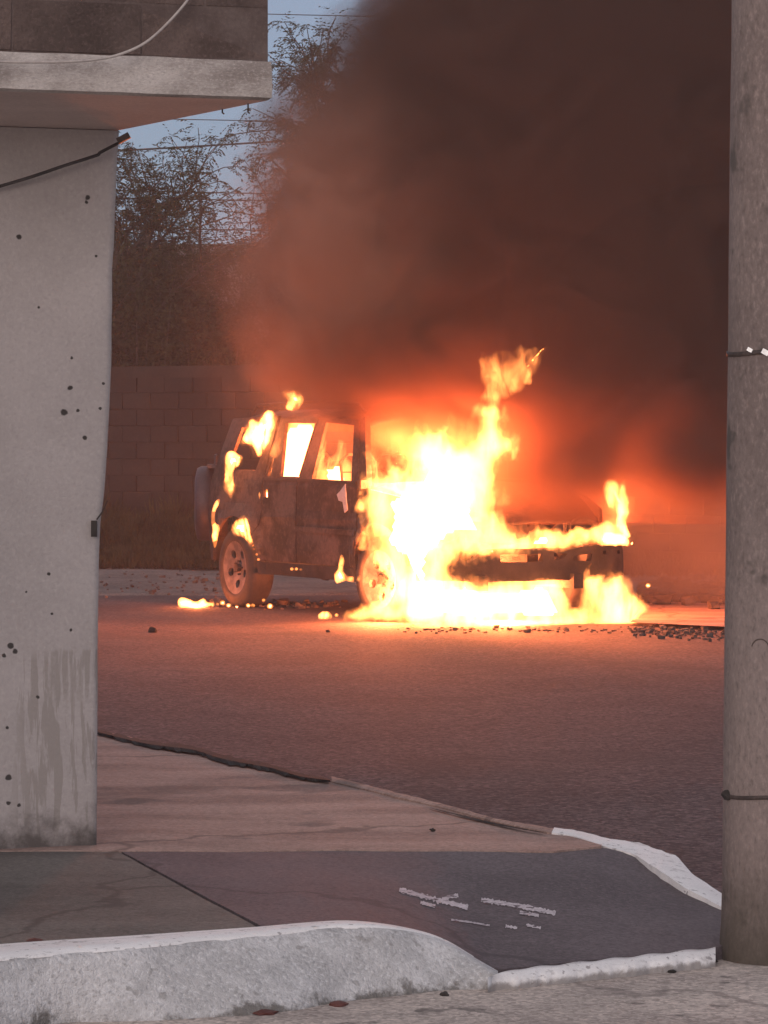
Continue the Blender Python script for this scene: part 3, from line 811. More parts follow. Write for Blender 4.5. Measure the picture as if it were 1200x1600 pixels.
bit(412, 1584, -.06, (.034, .03, .007), M['redleaf'], 'curled red-brown leaf at the foot of the whitewashed kerb, nearer the left', 3, 'leaf', 'dead_leaf')
bit(528, 1571, -.06, (.026, .03, .008), M['redleaf'], 'red-brown leaf against the dirty part of the kerb', 4, 'leaf', 'dead_leaf')
bit(695, 1556, -.06, (.012, .014, .008), M['char'], 'small dark pebble at the kerb foot', 5, 'pebble', 'pebble')
bit(1103, 1504, -.06, (.03, .03, .012), M['char'], 'dark clod beside the pole at the end of the white lip', 6, 'clod', 'clod')
bit(1050, 1520, -.06, (.012, .014, .007), M['char'], 'small dark stone on the near street below the ramp lip', 7, 'pebble', 'pebble')
bit(55, 1471, .118, (.02, .03, .006), M['redleaf'], 'dry leaf lying behind the kerb at the left edge', 8, 'leaf', 'dead_leaf')
bit(676, 1298, .12, (.01, .012, .006), M['char'], 'dark pebble on the worn concrete strip', 9, 'pebble', 'pebble')

# ------------------------------------------------------------------ the burning car
TH = R(28.9)
FWD = Vector((math.sin(TH), -math.cos(TH), 0)); LAT = Vector((math.cos(TH), math.sin(TH), 0))   # towards the far side
CAR0 = Vector((-1.28, 28.5, 0)) + LAT * .86       # middle of the rear axle, on the ground
car = empty('burning_car', CAR0, math.atan2(FWD.y, FWD.x))
tag(car, 'burning sport utility car with blazing front, windows gone and body scorched brown', 'car')
# car space: x forward, y to the far side (left of the car), z up ; near side is y = -.9
def cw(x, y, z): return CAR0 + FWD * x + LAT * y + Vector((0, 0, z))
def side_y(x, z):
    y = .89
    if z > 1.10: y -= (z - 1.10) * .27
    if z < .55: y -= (.55 - z) * .10
    if x > 2.6: y -= (x - 2.6) ** 2 * .10
    if x < -.3: y -= (-.3 - x) ** 2 * .25
    y += .012 * math.exp(-((z - .80) / .035) ** 2)
    for ax in (0, 2.65):
        d = math.hypot(x - ax, z - .36)
        if d < .56: y += .035 * min(1, (.56 - d) / .06)
    return y
def tri2d(outline, holes=(), step=.07):
    pts = []; edges = []
    def addloop(lp):
        b = len(pts)
        for i, (a, c) in enumerate(zip(lp, lp[1:] + lp[:1])):
            n = max(1, int(math.dist(a, c) / step))
            for k in range(n): pts.append(Vector((a[0] + (c[0] - a[0]) * k / n, a[1] + (c[1] - a[1]) * k / n)))
        m = len(pts) - b
        for i in range(m): edges.append((b + i, b + (i + 1) % m))
    def inside(p, lp):
        c = False
        for (x1, y1), (x2, y2) in zip(lp, lp[1:] + lp[:1]):
            if (y1 > p[1]) != (y2 > p[1]) and p[0] < (x2 - x1) * (p[1] - y1) / (y2 - y1) + x1: c = not c
        return c
    addloop(outline)
    for h in holes: addloop(h)
    xs = [p[0] for p in outline]; ys = [p[1] for p in outline]
    x = min(xs) + step * .5
    while x < max(xs):
        y = min(ys) + step * .5
        while y < max(ys):
            q = (x + .003, y + .002)
            if inside(q, outline) and not any(inside(q, h) for h in holes) and min(abs(complex(*q) - complex(*p)) for p in pts) > step * .4: pts.append(Vector(q))
            y += step
        x += step
    V_, E_, F_, _, _, _ = geometry.delaunay_2d_cdt(pts, edges, [], 0, 1e-6)
    out = []
    for t in F_:
        c = sum((V_[i] for i in t), Vector((0, 0))) / len(t)
        if inside(c, outline) and not any(inside(c, h) for h in holes): out.append(tuple(t))
    return V_, out
def panel(name, outline, holes, mat, parent, fn, inward, th=.03, step=.07, smooth=False):
    V_, T_ = tri2d(outline, holes, step)
    v = []; 
    for p in V_: q = fn(p.x, p.y); v.append(q)
    n = len(v)
    for p in V_: q = fn(p.x, p.y); v.append(q + inward(p.x, p.y) * th)
    f = list(T_) + [tuple(reversed([i + n for i in t])) for t in T_]
    cnt = {}
    for t in T_:
        for a, b in zip(t, t[1:] + t[:1]): cnt[(a, b)] = 1
    for (a, b) in cnt:
        if (b, a) not in cnt: f.append((b, a, a + n, b + n))
    return mesh_obj(name, v, f, mat, parent, smooth)
def arc(cx, cz, r, a0, a1, n=12): return [(cx + r * math.cos(R(a0 + (a1 - a0) * i / n)), cz + r * math.sin(R(a0 + (a1 - a0) * i / n))) for i in range(n + 1)]
CURVE = Vector((0, 0, 0))
def side_panel(name, outline, holes, mat, s, th=.03, label=None, off=0.0, parent=None):
    fn = lambda x, z: Vector((x, s * (side_y(x, z) + off + .006 * nz(x, z, s, 2.5)), z))
    o = panel(name, outline, holes, mat, parent or car, fn, lambda x, z: Vector((0, -s, 0)), th)
    if label: o['label'] = label
    return o
rear_win = [(.81, 1.17), (1.14, 1.17), (1.225, 1.63), (.66, 1.635)]
vent = [(.545, 1.17), (.625, 1.17), (.60, 1.34), (.56, 1.32)]
front_win = [(1.40, 1.155), (2.12, 1.145), (1.93, 1.61), (1.42, 1.635)]
qwin = [(-.28, 1.22), (.30, 1.22), (.42, 1.60), (-.18, 1.60)]
AR = arc(0, .36, .45, 195, -2, 16)
A_rear = [p for p in arc(0, .36, .45, 180, 38, 12)]
quarter = [(-.60, .50), (-.62, .95), (-.59, 1.15), (-.42, 1.68), (.50, 1.70), (.46, 1.15), (.43, .72), (A_rear[-1][0] + .01, A_rear[-1][1] + .02)] + A_rear[::-1][0:] + [(-.45, .40), (-.58, .40)]
def clean(lp):
    out = []
    for p in lp:
        if not out or math.dist(out[-1], p) > .012: out.append(p)
    return out
for s in (-1, 1):
    side_panel('quarter_panel', clean([(-.60, .42), (-.63, .95), (-.59, 1.15), (-.42, 1.68), (.49, 1.70), (.49, 1.15), (.475, .80)] + arc(0, .36, .45, 40, 175, 12)), [qwin], M['metal'], s)
    hole = [(.515, .985), (.60, .985), (.60, 1.055), (.515, 1.055)]
    side_panel('rear_door', clean([(.49, .80), (.505, 1.15), (.55, 1.665), (1.26, 1.675), (1.135, 1.15), (1.125, .43), (.47, .43), (.45, .50), (.40, .60), (.36, .66)]), [rear_win, vent] + ([hole] if s < 0 else []), M['metal'], s, label='scorched rear door with a missing handle' if s < 0 else None)
    fd = side_panel('front_door', clean([(1.14, .43), (1.15, 1.15), (1.275, 1.675), (1.99, 1.655), (2.24, 1.16), (2.25, .43)]), [front_win], M['metal'], s, label='scorched front door with bare metal patches' if s < 0 else None)
    side_panel('front_fender', clean([(2.265, .40), (2.27, 1.10), (3.0, 1.02), (3.30, .92), (3.32, .62)] + [(3.12, .50)] + arc(2.65, .36, .45, 14, 166, 12)), [], M['metal'], s)
    side_panel('rocker_sill', [(.44, .31), (.44, .42), (2.25, .42), (2.25, .31)], [], M['char'], s, th=.10)
    # A pillar outer
    side_panel('windshield_pillar', [(2.26, 1.12), (2.40, 1.11), (2.08, 1.68), (2.0, 1.66)], [], M['metal'], s, th=.05, off=-.004)
    # stubs of seats inside, seen against the fire
    for sx in (.75, 1.55):
        mb = MB(); mb.tube([(sx - .1, s * .22, .75), (sx - .22, s * .22, 1.3), (sx - .20, s * .28, 1.36), (sx - .20, s * .50, 1.36), (sx - .22, s * .56, 1.3), (sx - .1, s * .56, .75)], .014, 6); mb.tube([(sx + .3, s * .22, .70), (sx - .1, s * .22, .75), (sx - .1, s * .56, .75), (sx + .3, s * .56, .70)], .014, 6)
        for k in range(4): mb.tube([(sx - .12 - .03 * k, s * .22, .85 + .12 * k), (sx - .12 - .03 * k, s * .56, .85 + .12 * k)], .005, 5)
        mb.build('seat_frame', M['char'], car)
side_panel('belt_moulding', [(.50, 1.135), (.50, 1.158), (2.22, 1.145), (2.22, 1.122)], [], M['char'], -1, th=.012, off=.012)
side_panel('paint_patch', [(1.90, 1.03), (1.96, 1.06), (2.04, 1.12), (2.06, 1.02), (2.08, .90), (2.03, .88), (2.0, .97), (1.93, .98)], [], M['pale_patch'], -1, th=.008, off=.009, parent=car)['label'] = 'pale patch where the paint has flaked off'
side_panel('lower_moulding', [(1.15, .70), (1.15, .745), (2.22, .735), (2.22, .69)], [], M['metal'], -1, th=.012, off=.014)
# roof, slightly sagging
def roof_fn(x, y): return Vector((x, y, 1.765 - .09 * (abs(y) / .73) ** 2.6 - .05 * max(0, (x - 1.4) / .65) ** 2 - .035 * math.exp(-((x - 1.3) ** 2 + y * y) / .2) - (.05 * max(0, (-.1 - x) / .35) ** 2)))
panel('roof', [(-.45, -.72), (-.45, .72), (2.06, .70), (2.06, -.70)], [], M['metal'], car, roof_fn, lambda a, b: Vector((0, 0, -1)), .04, .1, True)
for s in (-1, 1):
    mb = MB(); mb.tube([(-.3, s * .58, 1.735), (-.22, s * .58, 1.80), (.9, s * .58, 1.82), (1.7, s * .57, 1.79), (1.8, s * .57, 1.72)], .014, 8); mb.build('roof_rail', M['char'], car)
# tailgate end wall with opening
def tail_fn(y, z): return Vector((-.60 + (.0 if z < 1.12 else (z - 1.12) * .30) - .05 * (1 - (y / .85) ** 2), y, z))
panel('rear_frame', [(-.82, .42), (-.85, 1.12), (-.72, 1.66), (.72, 1.66), (.85, 1.12), (.82, .42)], [[(-.70, .58), (.70, .58), (.74, 1.12), (.62, 1.56), (-.62, 1.56), (-.74, 1.12)]], M['metal'], car, tail_fn, lambda a, b: Vector((1, 0, 0)), .05, .12)
def bump_fn_r(y, z): return Vector((-.70 + .10 * (y / .86) ** 4, y, z))
panel('rear_bumper', [(-.86, .40), (-.86, .60), (.86, .60), (.86, .40)], [], M['char'], car, bump_fn_r, lambda a, b: Vector((1, 0, 0)), .12, .1)
# floor, firewall, engine, cowl
mb = MB(); mb.box((1.0, 0, .40), (3.0, 1.56, .06)); mb.build('floor_pan', M['char'], car)
mb = MB(); mb.box((2.34, 0, .80), (.05, 1.6, .66)); mb.build('firewall', M['char'], car)
mb = MB(); mb.box((1.95, 0, 1.0), (.35, 1.45, .22)); mb.box((1.78, .38, 1.1), (.12, .3, .06), Matrix.Rotation(.5, 3, 'Y')); mb.build('dashboard', M['char'], car)
mb = MB(); mb.box((2.8, 0, .62), (.55, .5, .40)); mb.box((2.8, 0, .86), (.42, .34, .12)); mb.tube([(2.6, -.3, .8), (2.8, -.34, .84), (3.0, -.3, .8)], .03, 8); mb.tube([(2.6, .3, .8), (2.8, .34, .84), (3.0, .3, .8)], .03, 8); mb.build('engine', M['char'], car)
for s in (-1, 1):
    mb = MB(); mb.box((1.6, s * .45, .34), (3.9, .09, .12)); mb.build('frame_rail', M['char'], car)
for ax in (0, 2.65):
    mb = MB(); mb.tube([(ax, -.70, .36), (ax, .70, .36)], .045, 8); mb.tube([(ax, -.16, .34), (ax, .0, .34), (ax, .16, .34)], [.06, .13, .06], 10); mb.build('axle', M['char'], car)
# hood, buckled, open at the front
def hood_fn(x, y):
    t = (x - 2.38) / .92
    y = y * (1.17 if y > 0 else 1.0)
    return Vector((x, y, 1.13 - .10 * t - .20 * t ** 3 + .07 * math.cos(y / .80 * 1.3) - .045 + .03 * nz(x, y, 4, 2.6) + .05 * t * max(0, abs(y) - .55) ))
panel('hood', [(2.38, -.80), (2.38, .80), (3.15, .78), (3.27, .70), (3.30, .30), (3.31, -.3), (3.27, -.70), (3.15, -.78)], [], M['char'], car, hood_fn, lambda a, b: Vector((0, 0, -1)), .03, .09, True)
# front bumper beam with slots, facing forward (+x);  t runs from near to far side
def bump_fn(t, z):
    t = t * 1.105; y = -.92 + t; return Vector((3.50 - .20 * min(1.15, abs(y / 1.02)) ** 3.2 - (z - .45) ** 2 * .6, y, z + .012 * nz(t, 0, 0, 3)))
slots = [[(.60, .500), (.96, .500), (.96, .565), (.60, .565)], [(1.06, .505), (1.14, .515), (1.18, .560), (1.06, .565)], [(1.22, .505), (1.40, .50), (1.42, .565), (1.24, .545)], [(1.535, .545), (1.575, .545), (1.575, .575), (1.535, .575)], [(1.715, .545), (1.75, .545), (1.75, .575), (1.715, .575)], [(.53, .585), (.58, .585), (.58, .605), (.53, .605)]]
bmp = panel('front_bumper', [(0, .36), (0.0, .52), (.12, .62), (.20, .60), (.34, .50), (.50, .61), (1.30, .605), (1.42, .625), (1.78, .635), (1.80, .58), (1.80, .36), (1.2, .345), (.6, .35)], slots, M['char'], car, bump_fn, lambda a, b: Vector((-1, 0, 0)), .07, .05)
# headlamp shells
for s in (-1, 1):
    mb = MB()
    for k in range(2):
        pts = [Vector((3.24 + k * .06, s * .66 + .13 * math.cos(2 * math.pi * i / 16), .76 + .085 * math.sin(2 * math.pi * i / 16))) for i in range(17)]
        mb.tube(pts, .018, 6, cap=False)
    mb.box((3.2, s * .66, .76), (.02, .26, .17)); mb.build('headlight', M['char'], car)
mb = MB(); mb.tube([(3.25, -.45, .68), (3.28, -.2, .64), (3.28, .3, .66), (3.25, .5, .70)], .012, 6)
mb.build('grille', M['char'], car)
mb = MB(); mb.tube([(3.25, -.5, .30), (3.25, -.5, .45)], .02, 6); mb.tube([(3.25, .5, .30), (3.25, .5, .45)], .02, 6); mb.box((3.25, 0, .33), (.05, 1.1, .05)); mb.build('skid_bar', M['char'], car)
# mirror
mb = MB(); mb.box((2.38, -.92, 1.12), (.05, .06, .07), Matrix.Rotation(.2, 3, 'Z')); mb.tube([(2.36, -.84, 1.10), (2.38, -.90, 1.12)], .02, 6); mb.build('side_mirror', M['char'], car)
# wheels
def wheel(x, y, s, steer=0.0, r=.36, w=.235):
    h = empty('wheel'); h.parent = car; h.location = (x, y, r - .01); h.rotation_euler = (0, 0, steer)
    prof = [(-.5, .66), (-.5, .80), (-.46, .93), (-.38, .985), (-.2, 1), (.2, 1), (.38, .985), (.46, .93), (.5, .80), (.5, .66)]
    n = 48; v = []; f = []
    for k in range(n):
        a = 2 * math.pi * k / n
        for (yy, rr) in prof:
            q = rr * r - (.006 if (k % 2 and .95 < rr) else 0); v.append((q * math.cos(a), yy * w, q * math.sin(a)))
    m = len(prof)
    for k in range(n):
        for j in range(m): f.append((k * m + j, ((k + 1) % n) * m + j, ((k + 1) % n) * m + (j + 1) % m, k * m + (j + 1) % m))
    mesh_obj('tyre', v, f, M['tyre'], h, True)
    # rim: dished disc with holes between five broad spokes
    R0 = r * .665; holes = []
    for k in range(5):
        a = 2 * math.pi * (k + .5) / 5 + .3
        holes.append([(R0 * .60 * math.cos(a) + R0 * .17 * math.cos(b), R0 * .60 * math.sin(a) + R0 * .17 * math.sin(b)) for b in [2 * math.pi * i / 8 for i in range(8)]])
    fn = lambda a, b: Vector((a, s * (w * .40 - .035 * math.exp(-(math.hypot(a, b) / R0) ** 2 * 3) + .02 * min(1, (math.hypot(a, b) / R0)) ** 6), b))
    panel('rim', [(R0 * math.cos(2 * math.pi * i / 32), R0 * math.sin(2 * math.pi * i / 32)) for i in range(32)], holes, M['rim'], h, fn, lambda a, b: Vector((0, -s, 0)), .03, .03, False)
    mb = MB(); mb.tube([(0, s * w * .28, 0), (0, s * w * .44, 0)], .035, 12)
    for k in range(5):
        a = 2 * math.pi * k / 5; mb.tube([(.06 * math.cos(a), s * w * .28, .06 * math.sin(a)), (.06 * math.cos(a), s * w * .40, .06 * math.sin(a))], .009, 6)
    mb.build('hub', M['char'], h)
    return h
wheel(0, -.80, -1); wheel(0, .80, 1); wheel(2.65, -.80, -1, .12); wheel(2.65, .80, 1, .12)
# swing tailgate standing open, with the covered spare wheel on it
gate = panel('tailgate', [(0, .50), (0, 1.20), (.10, 1.235), (.78, 1.235), (.85, 1.17), (.85, .50)], [], M['cover'], car, lambda y, z: Vector((-.03 * math.sin(y * 3.5), y, z)), lambda a, b: Vector((1, 0, 0)), .06, .1)
gate.location = (-.60, -.80, 0); gate.rotation_euler = (0, 0, R(63)); gate['label'] = 'unburnt dark grey tailgate swung open'
v = []; f = []; n = 40; prof = [(-.20, .02), (-.21, .24), (-.19, .325), (-.15, .345), (-.02, .345), (-.005, .30), (-.005, .02)]
for k in range(n):
    a = 2 * math.pi * k / n
    for (xx, rr) in prof: v.append((xx, .47 + rr * math.cos(a), .90 + rr * math.sin(a)))
m = len(prof)
for k in range(n):
    for j in range(m - 1): f.append((k * m + j, ((k + 1) % n) * m + j, ((k + 1) % n) * m + j + 1, k * m + j + 1))
mesh_obj('spare_wheel', v, f, M['cover'], gate, True)
mb = MB(); mb.tube([(-.02, .06, 1.2), (-.02, .10, 1.34), (-.02, .72, 1.345), (-.02, .78, 1.2)], .012, 6); mb.build('glass_frame', M['cover'], gate)
mb = MB(); mb.box((-.05, .42, 1.245), (.08, .80, .03)); mb.build('ledge', M['cover'], gate)

# ------------------------------------------------------------------ fire
def fire_mats():
    out = {}
    for name, st, ns in (('flame_hot', 12, 4.2), ('flame_mid', 13, 5.5), ('flame_small', 55, 5.5), ('flame_thin', 4.5, 6.0), ('flame_wisp', 1.6, 7.0)):
        m, nt = new_mat(name); o = N(nt, 'ShaderNodeOutputMaterial'); e = N(nt, 'ShaderNodeEmission')
        e.inputs['Color'].default_value = (1.0, .27, .06, 1)
        g = N(nt, 'ShaderNodeNewGeometry'); mp = N(nt, 'ShaderNodeMapping'); mp.inputs['Scale'].default_value = (1.25, 1, .5); mp.inputs['Rotation'].default_value = (0, R(-14), 0); nt.links.new(g.outputs['Position'], mp.inputs[0])
        n_ = noise_tex(nt, mp.outputs[0], ns, 5, .62, 1.1)
        s_ = map_range(nt, n_, .40, .60, .02, 1.1)
        nt.links.new(math_node(nt, 'MULTIPLY', s_, st), e.inputs['Strength'])
        nt.links.new(e.outputs[0], o.inputs['Volume']); out[name] = m
    m, nt = new_mat('flame_core'); o = N(nt, 'ShaderNodeOutputMaterial'); e = N(nt, 'ShaderNodeEmission')
    e.inputs['Color'].default_value = (1.0, .30, .10, 1); e.inputs['Strength'].default_value = 5
    nt.links.new(e.outputs[0], o.inputs['Surface']); out['core'] = m
    return out
FM = fire_mats()
def flame(label, pts, D, thick, mat='flame_hot', seed=0, soft=9.0, jit=1.6, inset=7.0, core=True, step=5.0, name='flame', ncat='flame', sub=3, grow=0.0, parent=None, org0=None, fringe=0.0):
    """pts: outline in photo pixels; D: distance or function of px; thick: half depth in metres"""
    Df = D if callable(D) else (lambda x, y: D)
    lp = catmull([Vector((a, b, 0)) for a, b in pts], sub, closed=True)
    lp2 = []
    sgn = -1.0 if sum(a.x * b.y - b.x * a.y for a, b in zip(lp, lp[1:] + lp[:1])) > 0 else 1.0
    for i, p in enumerate(lp):
        q = lp[(i + 1) % len(lp)]; n = max(1, int((q - p).length / 3.0))
        for k in range(n): lp2.append(p.lerp(q, k / n))
    out = []
    for i, p in enumerate(lp2):
        t = lp2[(i + 1) % len(lp2)] - lp2[i - 1]
        nn_ = Vector((-t.y, t.x, 0)); nn_ = nn_.normalized() if nn_.length > 1e-6 else nn_
        j = jit * (1.4 * mnoise.noise(Vector((p.x * .09, p.y * .06, seed))) + .9 * mnoise.noise(Vector((p.x * .25, p.y * .18, seed + 9))))
        q = p + nn_ * (j + grow * sgn)
        if not out or (Vector((q.x, q.y, 0)) - Vector((out[-1][0], out[-1][1], 0))).length > 1.2: out.append((q.x, q.y))
    outl = np.array(out)
    A = outl; B = np.roll(outl, -1, axis=0); E = B - A; L2 = (E ** 2).sum(1) + 1e-9
    def dist(p):
        w = np.array(p) - A; t = np.clip((w * E).sum(1) / L2, 0, 1); return float(np.sqrt(((w - E * t[:, None]) ** 2).sum(1)).min())
    V_, T_ = tri2d_px(out, step)
    d = [dist((p.x, p.y)) for p in V_]
    fr = []; bk = []
    for p, dd in zip(V_, d):
        D0 = Df(p.x, p.y); h = thick * (1 - math.exp(-dd / soft)) ** 1.4 if dd > .5 else 0.0
        w = mnoise.noise(Vector((p.x * .02, p.y * .015, seed + 3))) * thick * .5 * min(1, dd / soft)
        fr.append((P(p.x, p.y, D0) , h, w, dd))
    def mk(scale, keep, mat_, nm, parent=None, origin=None):
        idx = {}; v = []; f = []
        tris = [t for t in T_ if all(keep(fr[i][3]) for i in t)]
        if not tris: return None
        # keep the largest island only
        par = {}
        def find(a):
            while par.setdefault(a, a) != a: a = par[a]
            return a
        for t in tris:
            for q in t[1:]: par[find(q)] = find(t[0])
        cnt = {}
        for t in tris: cnt[find(t[0])] = cnt.get(find(t[0]), 0) + 1
        best = max(cnt, key=cnt.get); tris = [t for t in tris if find(t[0]) == best]
        used = {}
        for t in tris:
            for q in t: used[q] = used.get(q, 0) + 1
        es = {}
        for t in tris:
            for a, b in zip(t, t[1:] + t[:1]): es[(a, b)] = 1
        bound = set()
        for (a, b) in es:
            if (b, a) not in es: bound.add(a); bound.add(b)
        def vert(i, side):
            key = (i, side)
            if key in idx: return idx[key]
            p, h, w, dd = fr[i]; dirn = (p - Vector((0, 0, EYE))); dirn = Vector((0, 1, 0))
            off = (w if i not in bound else w) + (side * h * scale if i not in bound else side * .003)
            q = P_shift(p, off); idx[key] = len(v); v.append(q - (origin or Vector())); return idx[key]
        for t in tris:
            a = tuple(vert(i, -1) for i in t); b = tuple(vert(i, 1) for i in reversed(t))
            f += [a, b]
        for (p_, q_) in es:
            if (q_, p_) not in es: f.append((vert(q_, -1), vert(p_, -1), vert(p_, 1), vert(q_, 1)))
        return mesh_obj(nm, v, f, mat_, parent)
    if parent is not None:
        return mk(1.0, lambda dd: True, FM[mat], name, parent, org0)
    org = min((q[0] for q in fr), key=lambda q: q.z).copy()
    o = mk(1.0, lambda dd: True, FM[mat], name, None, org)
    o.location = org
    tag(o, label, ncat)
    if fringe: flame('', pts, D, thick * .8, 'flame_thin', seed + 50, soft=fringe * 2.2, jit=fringe * .9, core=False, step=7, name='flame_fringe', grow=fringe, parent=o, org0=org)
    if core:
        c_ = mk(.55, lambda dd: dd > inset, FM['core'], 'flame_core', o, org)
    return o
def P_shift(p, off):
    return Vector((p.x, p.y + off, p.z))
def tri2d_px(outline, step):
    pts = [Vector(p) for p in outline]; n = len(pts); edges = [(i, (i + 1) % n) for i in range(n)]
    O = np.array(outline); A = O; B = np.roll(O, -1, axis=0)
    def inside(x, y):
        c = (A[:, 1] > y) != (B[:, 1] > y)
        xi = (B[:, 0] - A[:, 0]) * (y - A[:, 1]) / (B[:, 1] - A[:, 1] + 1e-12) + A[:, 0]
        return (c & (x < xi)).sum() % 2 == 1
    x0, y0 = O.min(0); x1, y1 = O.max(0); y = y0 + step * .4; r_ = 0
    while y < y1:
        x = x0 + step * (.3 + .5 * (r_ % 2))
        while x < x1:
            if inside(x, y) and np.sqrt(((O - (x, y)) ** 2).sum(1)).min() > step * .45: pts.append(Vector((x, y)))
            x += step
        y += step; r_ += 1
    V_, E_, F_, _, _, _ = geometry.delaunay_2d_cdt(pts, edges, [], 0, 1e-6)
    T = []
    for t in F_:
        c = sum((V_[i] for i in t), Vector((0, 0))) / len(t)
        if inside(c.x, c.y): T.append(tuple(t))
    return V_, T

nearside = lambda x, y: 26.0 - (x - 600) * .0062
frontd = lambda x, y: 25.35 + (x - 680) * .0028
flame('huge white-hot fire pouring from the engine bay and windshield of the car',
      [(557, 790), (572, 772), (566, 748), (580, 744), (577, 712), (588, 720), (592, 745), (612, 730), (632, 722), (640, 690), (662, 678), (684, 674), (706, 690), (722, 700), (742, 684), (752, 664), (748, 640), (768, 632), (784, 640), (782, 668), (790, 682), (806, 684), (800, 706), (778, 722), (772, 752), (776, 790), (796, 822), (816, 842), (812, 868), (780, 866), (742, 872), (712, 876), (704, 892), (716, 906), (780, 912), (820, 930), (800, 970), (700, 978), (628, 968), (622, 930), (602, 900), (576, 872), (564, 838), (572, 812)],
      nearside, .34, 'flame_hot', 1, soft=16, jit=4.5, inset=38, fringe=8)
flame('ragged orange tongue of flame floating above the main fire', [(742, 556), (760, 556), (776, 544), (798, 548), (818, 540), (842, 556), (850, 568), (836, 590), (820, 604), (808, 616), (790, 620), (776, 632), (764, 630), (756, 606), (748, 588), (750, 572)],
      25.7, .16, 'flame_thin', 2, soft=16, jit=4, core=False)
flame('blurred orange wisp at the tip of the flame above the hood', [(826, 546), (838, 542), (848, 558), (840, 578), (828, 594), (822, 588), (828, 568)], 25.6, .10, 'flame_thin', 12, soft=8, jit=2, core=False)
flame('thin faint flame beside the root of the tall tongue', [(700, 640), (712, 650), (716, 676), (706, 690), (694, 676), (698, 656)], 25.9, .08, 'flame_wisp', 13, soft=8, jit=2, core=False)
flame('wide bed of fire burning on the asphalt under the front bumper',
      [(536, 962), (560, 950), (590, 938), (604, 932), (620, 950), (624, 905), (660, 890), (700, 896), (742, 898), (786, 906), (830, 896), (868, 900), (884, 930), (894, 948), (906, 942), (914, 902), (944, 898), (972, 900), (986, 922), (1004, 940), (1012, 954), (1000, 962), (994, 980), (968, 986), (930, 980), (880, 983), (838, 985), (790, 981), (740, 984), (690, 983), (664, 982), (640, 976), (600, 970), (560, 970)],
      lambda x, y: (25.35 + (x - 680) * .0022 + (y < 930) * 0 + (980 - y) * .004) if x > 640 else 25.35 + (640 - x) * .006 + (980 - y) * .004, .26, 'flame_hot', 3, soft=10, jit=3, inset=21, fringe=5)
flame('fire blazing in the gap between the hood and the front bumper',
      [(800, 842), (820, 838), (838, 826), (862, 826), (884, 832), (900, 822), (922, 824), (948, 812), (968, 812), (982, 830), (988, 848), (982, 850), (960, 850), (936, 848), (900, 854), (870, 860), (830, 862), (790, 866), (762, 872), (752, 862)],
      25.98, .16, 'flame_hot', 4, soft=5, jit=3, inset=13, fringe=3)
flame('white-hot patch of fire at the far headlamp', [(930, 846), (944, 832), (962, 832), (978, 838), (984, 852), (966, 852), (940, 853)], 26.12, .12, 'flame_small', 14, soft=5, inset=5)
flame('tall narrow flame at the far front corner of the hood', [(942, 752), (952, 748), (966, 754), (978, 764), (984, 790), (980, 818), (986, 838), (974, 842), (962, 820), (964, 804), (950, 788), (942, 774)],
      26.85, .14, 'flame_small', 5, soft=7, inset=12, jit=2.5, fringe=4)
flame('faint upper wisp over the far front corner flame', [(948, 730), (960, 722), (976, 738), (984, 760), (968, 768), (950, 758)], 26.9, .10, 'flame_wisp', 15, soft=10, core=False, jit=3)
flame('fire inside the rear seat area filling the rear door window', [(436, 668), (452, 652), (472, 648), (500, 654), (510, 690), (500, 740), (490, 780), (440, 790), (425, 760), (418, 710)],
      28.15, .22, 'flame_hot', 6, soft=9, inset=14)
flame('yellow flames behind the front seat showing in the front door window', [(494, 700), (506, 690), (512, 712), (524, 706), (530, 688), (540, 692), (544, 716), (552, 728), (556, 756), (552, 790), (500, 800), (494, 750)],
      27.75, .11, 'flame_mid', 7, soft=11, inset=16)
flame('flames bursting from the rear quarter window', [(378, 690), (386, 668), (392, 654), (404, 658), (414, 644), (428, 642), (431, 662), (422, 684), (412, 710), (402, 714), (396, 700), (388, 694)],
      28.12, .15, 'flame_small', 8, soft=7, inset=9, jit=2, fringe=3)
flame('small detached flame above the rear edge of the roof', [(442, 614), (452, 609), (464, 612), (474, 620), (470, 634), (458, 642), (446, 638), (448, 626)],
      27.85, .12, 'flame_small', 9, soft=7, inset=8, fringe=3)
flame('ribbon of flame down the rear edge of the body below the quarter window', [(352, 712), (362, 704), (372, 710), (379, 714), (376, 726), (366, 734), (365, 748), (367, 764), (362, 780), (355, 770), (350, 756), (352, 738)],
      28.45, .12, 'flame_small', 10, soft=4.5, inset=6, jit=1.2, fringe=2)
flame('thin flame licking the rear bumper corner', [(331, 800), (335, 786), (342, 780), (343, 786), (337, 800), (336, 816), (344, 822), (342, 832), (339, 850), (335, 856), (331, 842), (332, 828), (330, 816)],
      28.62, .09, 'flame_small', 11, soft=4, inset=3.5, jit=.7)
flame('flame above the rear wheel arch', [(361, 822), (370, 812), (384, 808), (390, 820), (393, 838), (396, 852), (390, 852), (382, 842), (372, 838), (362, 832)],
      27.95, .10, 'flame_small', 16, soft=4.5, inset=7, jit=1.2, fringe=2)
flame('small flame behind the missing door handle', [(406, 766), (426, 764), (428, 782), (408, 784)], 28.10, .07, 'flame_small', 17, soft=5, inset=4, jit=.5)
flame('small flame standing on the sill under the front door', [(522, 898), (528, 890), (531, 872), (534, 866), (538, 876), (537, 892), (546, 900), (556, 902), (555, 910), (540, 908), (526, 912)],
      26.55, .06, 'flame_small', 18, soft=3.5, inset=3.5, jit=.8)
flame('row of little flames along the sill behind the front wheel', [(556, 903), (562, 898), (568, 904), (574, 900), (577, 907), (572, 912), (560, 910)], 26.3, .04, 'flame_small', 19, soft=3, inset=3, jit=.6)
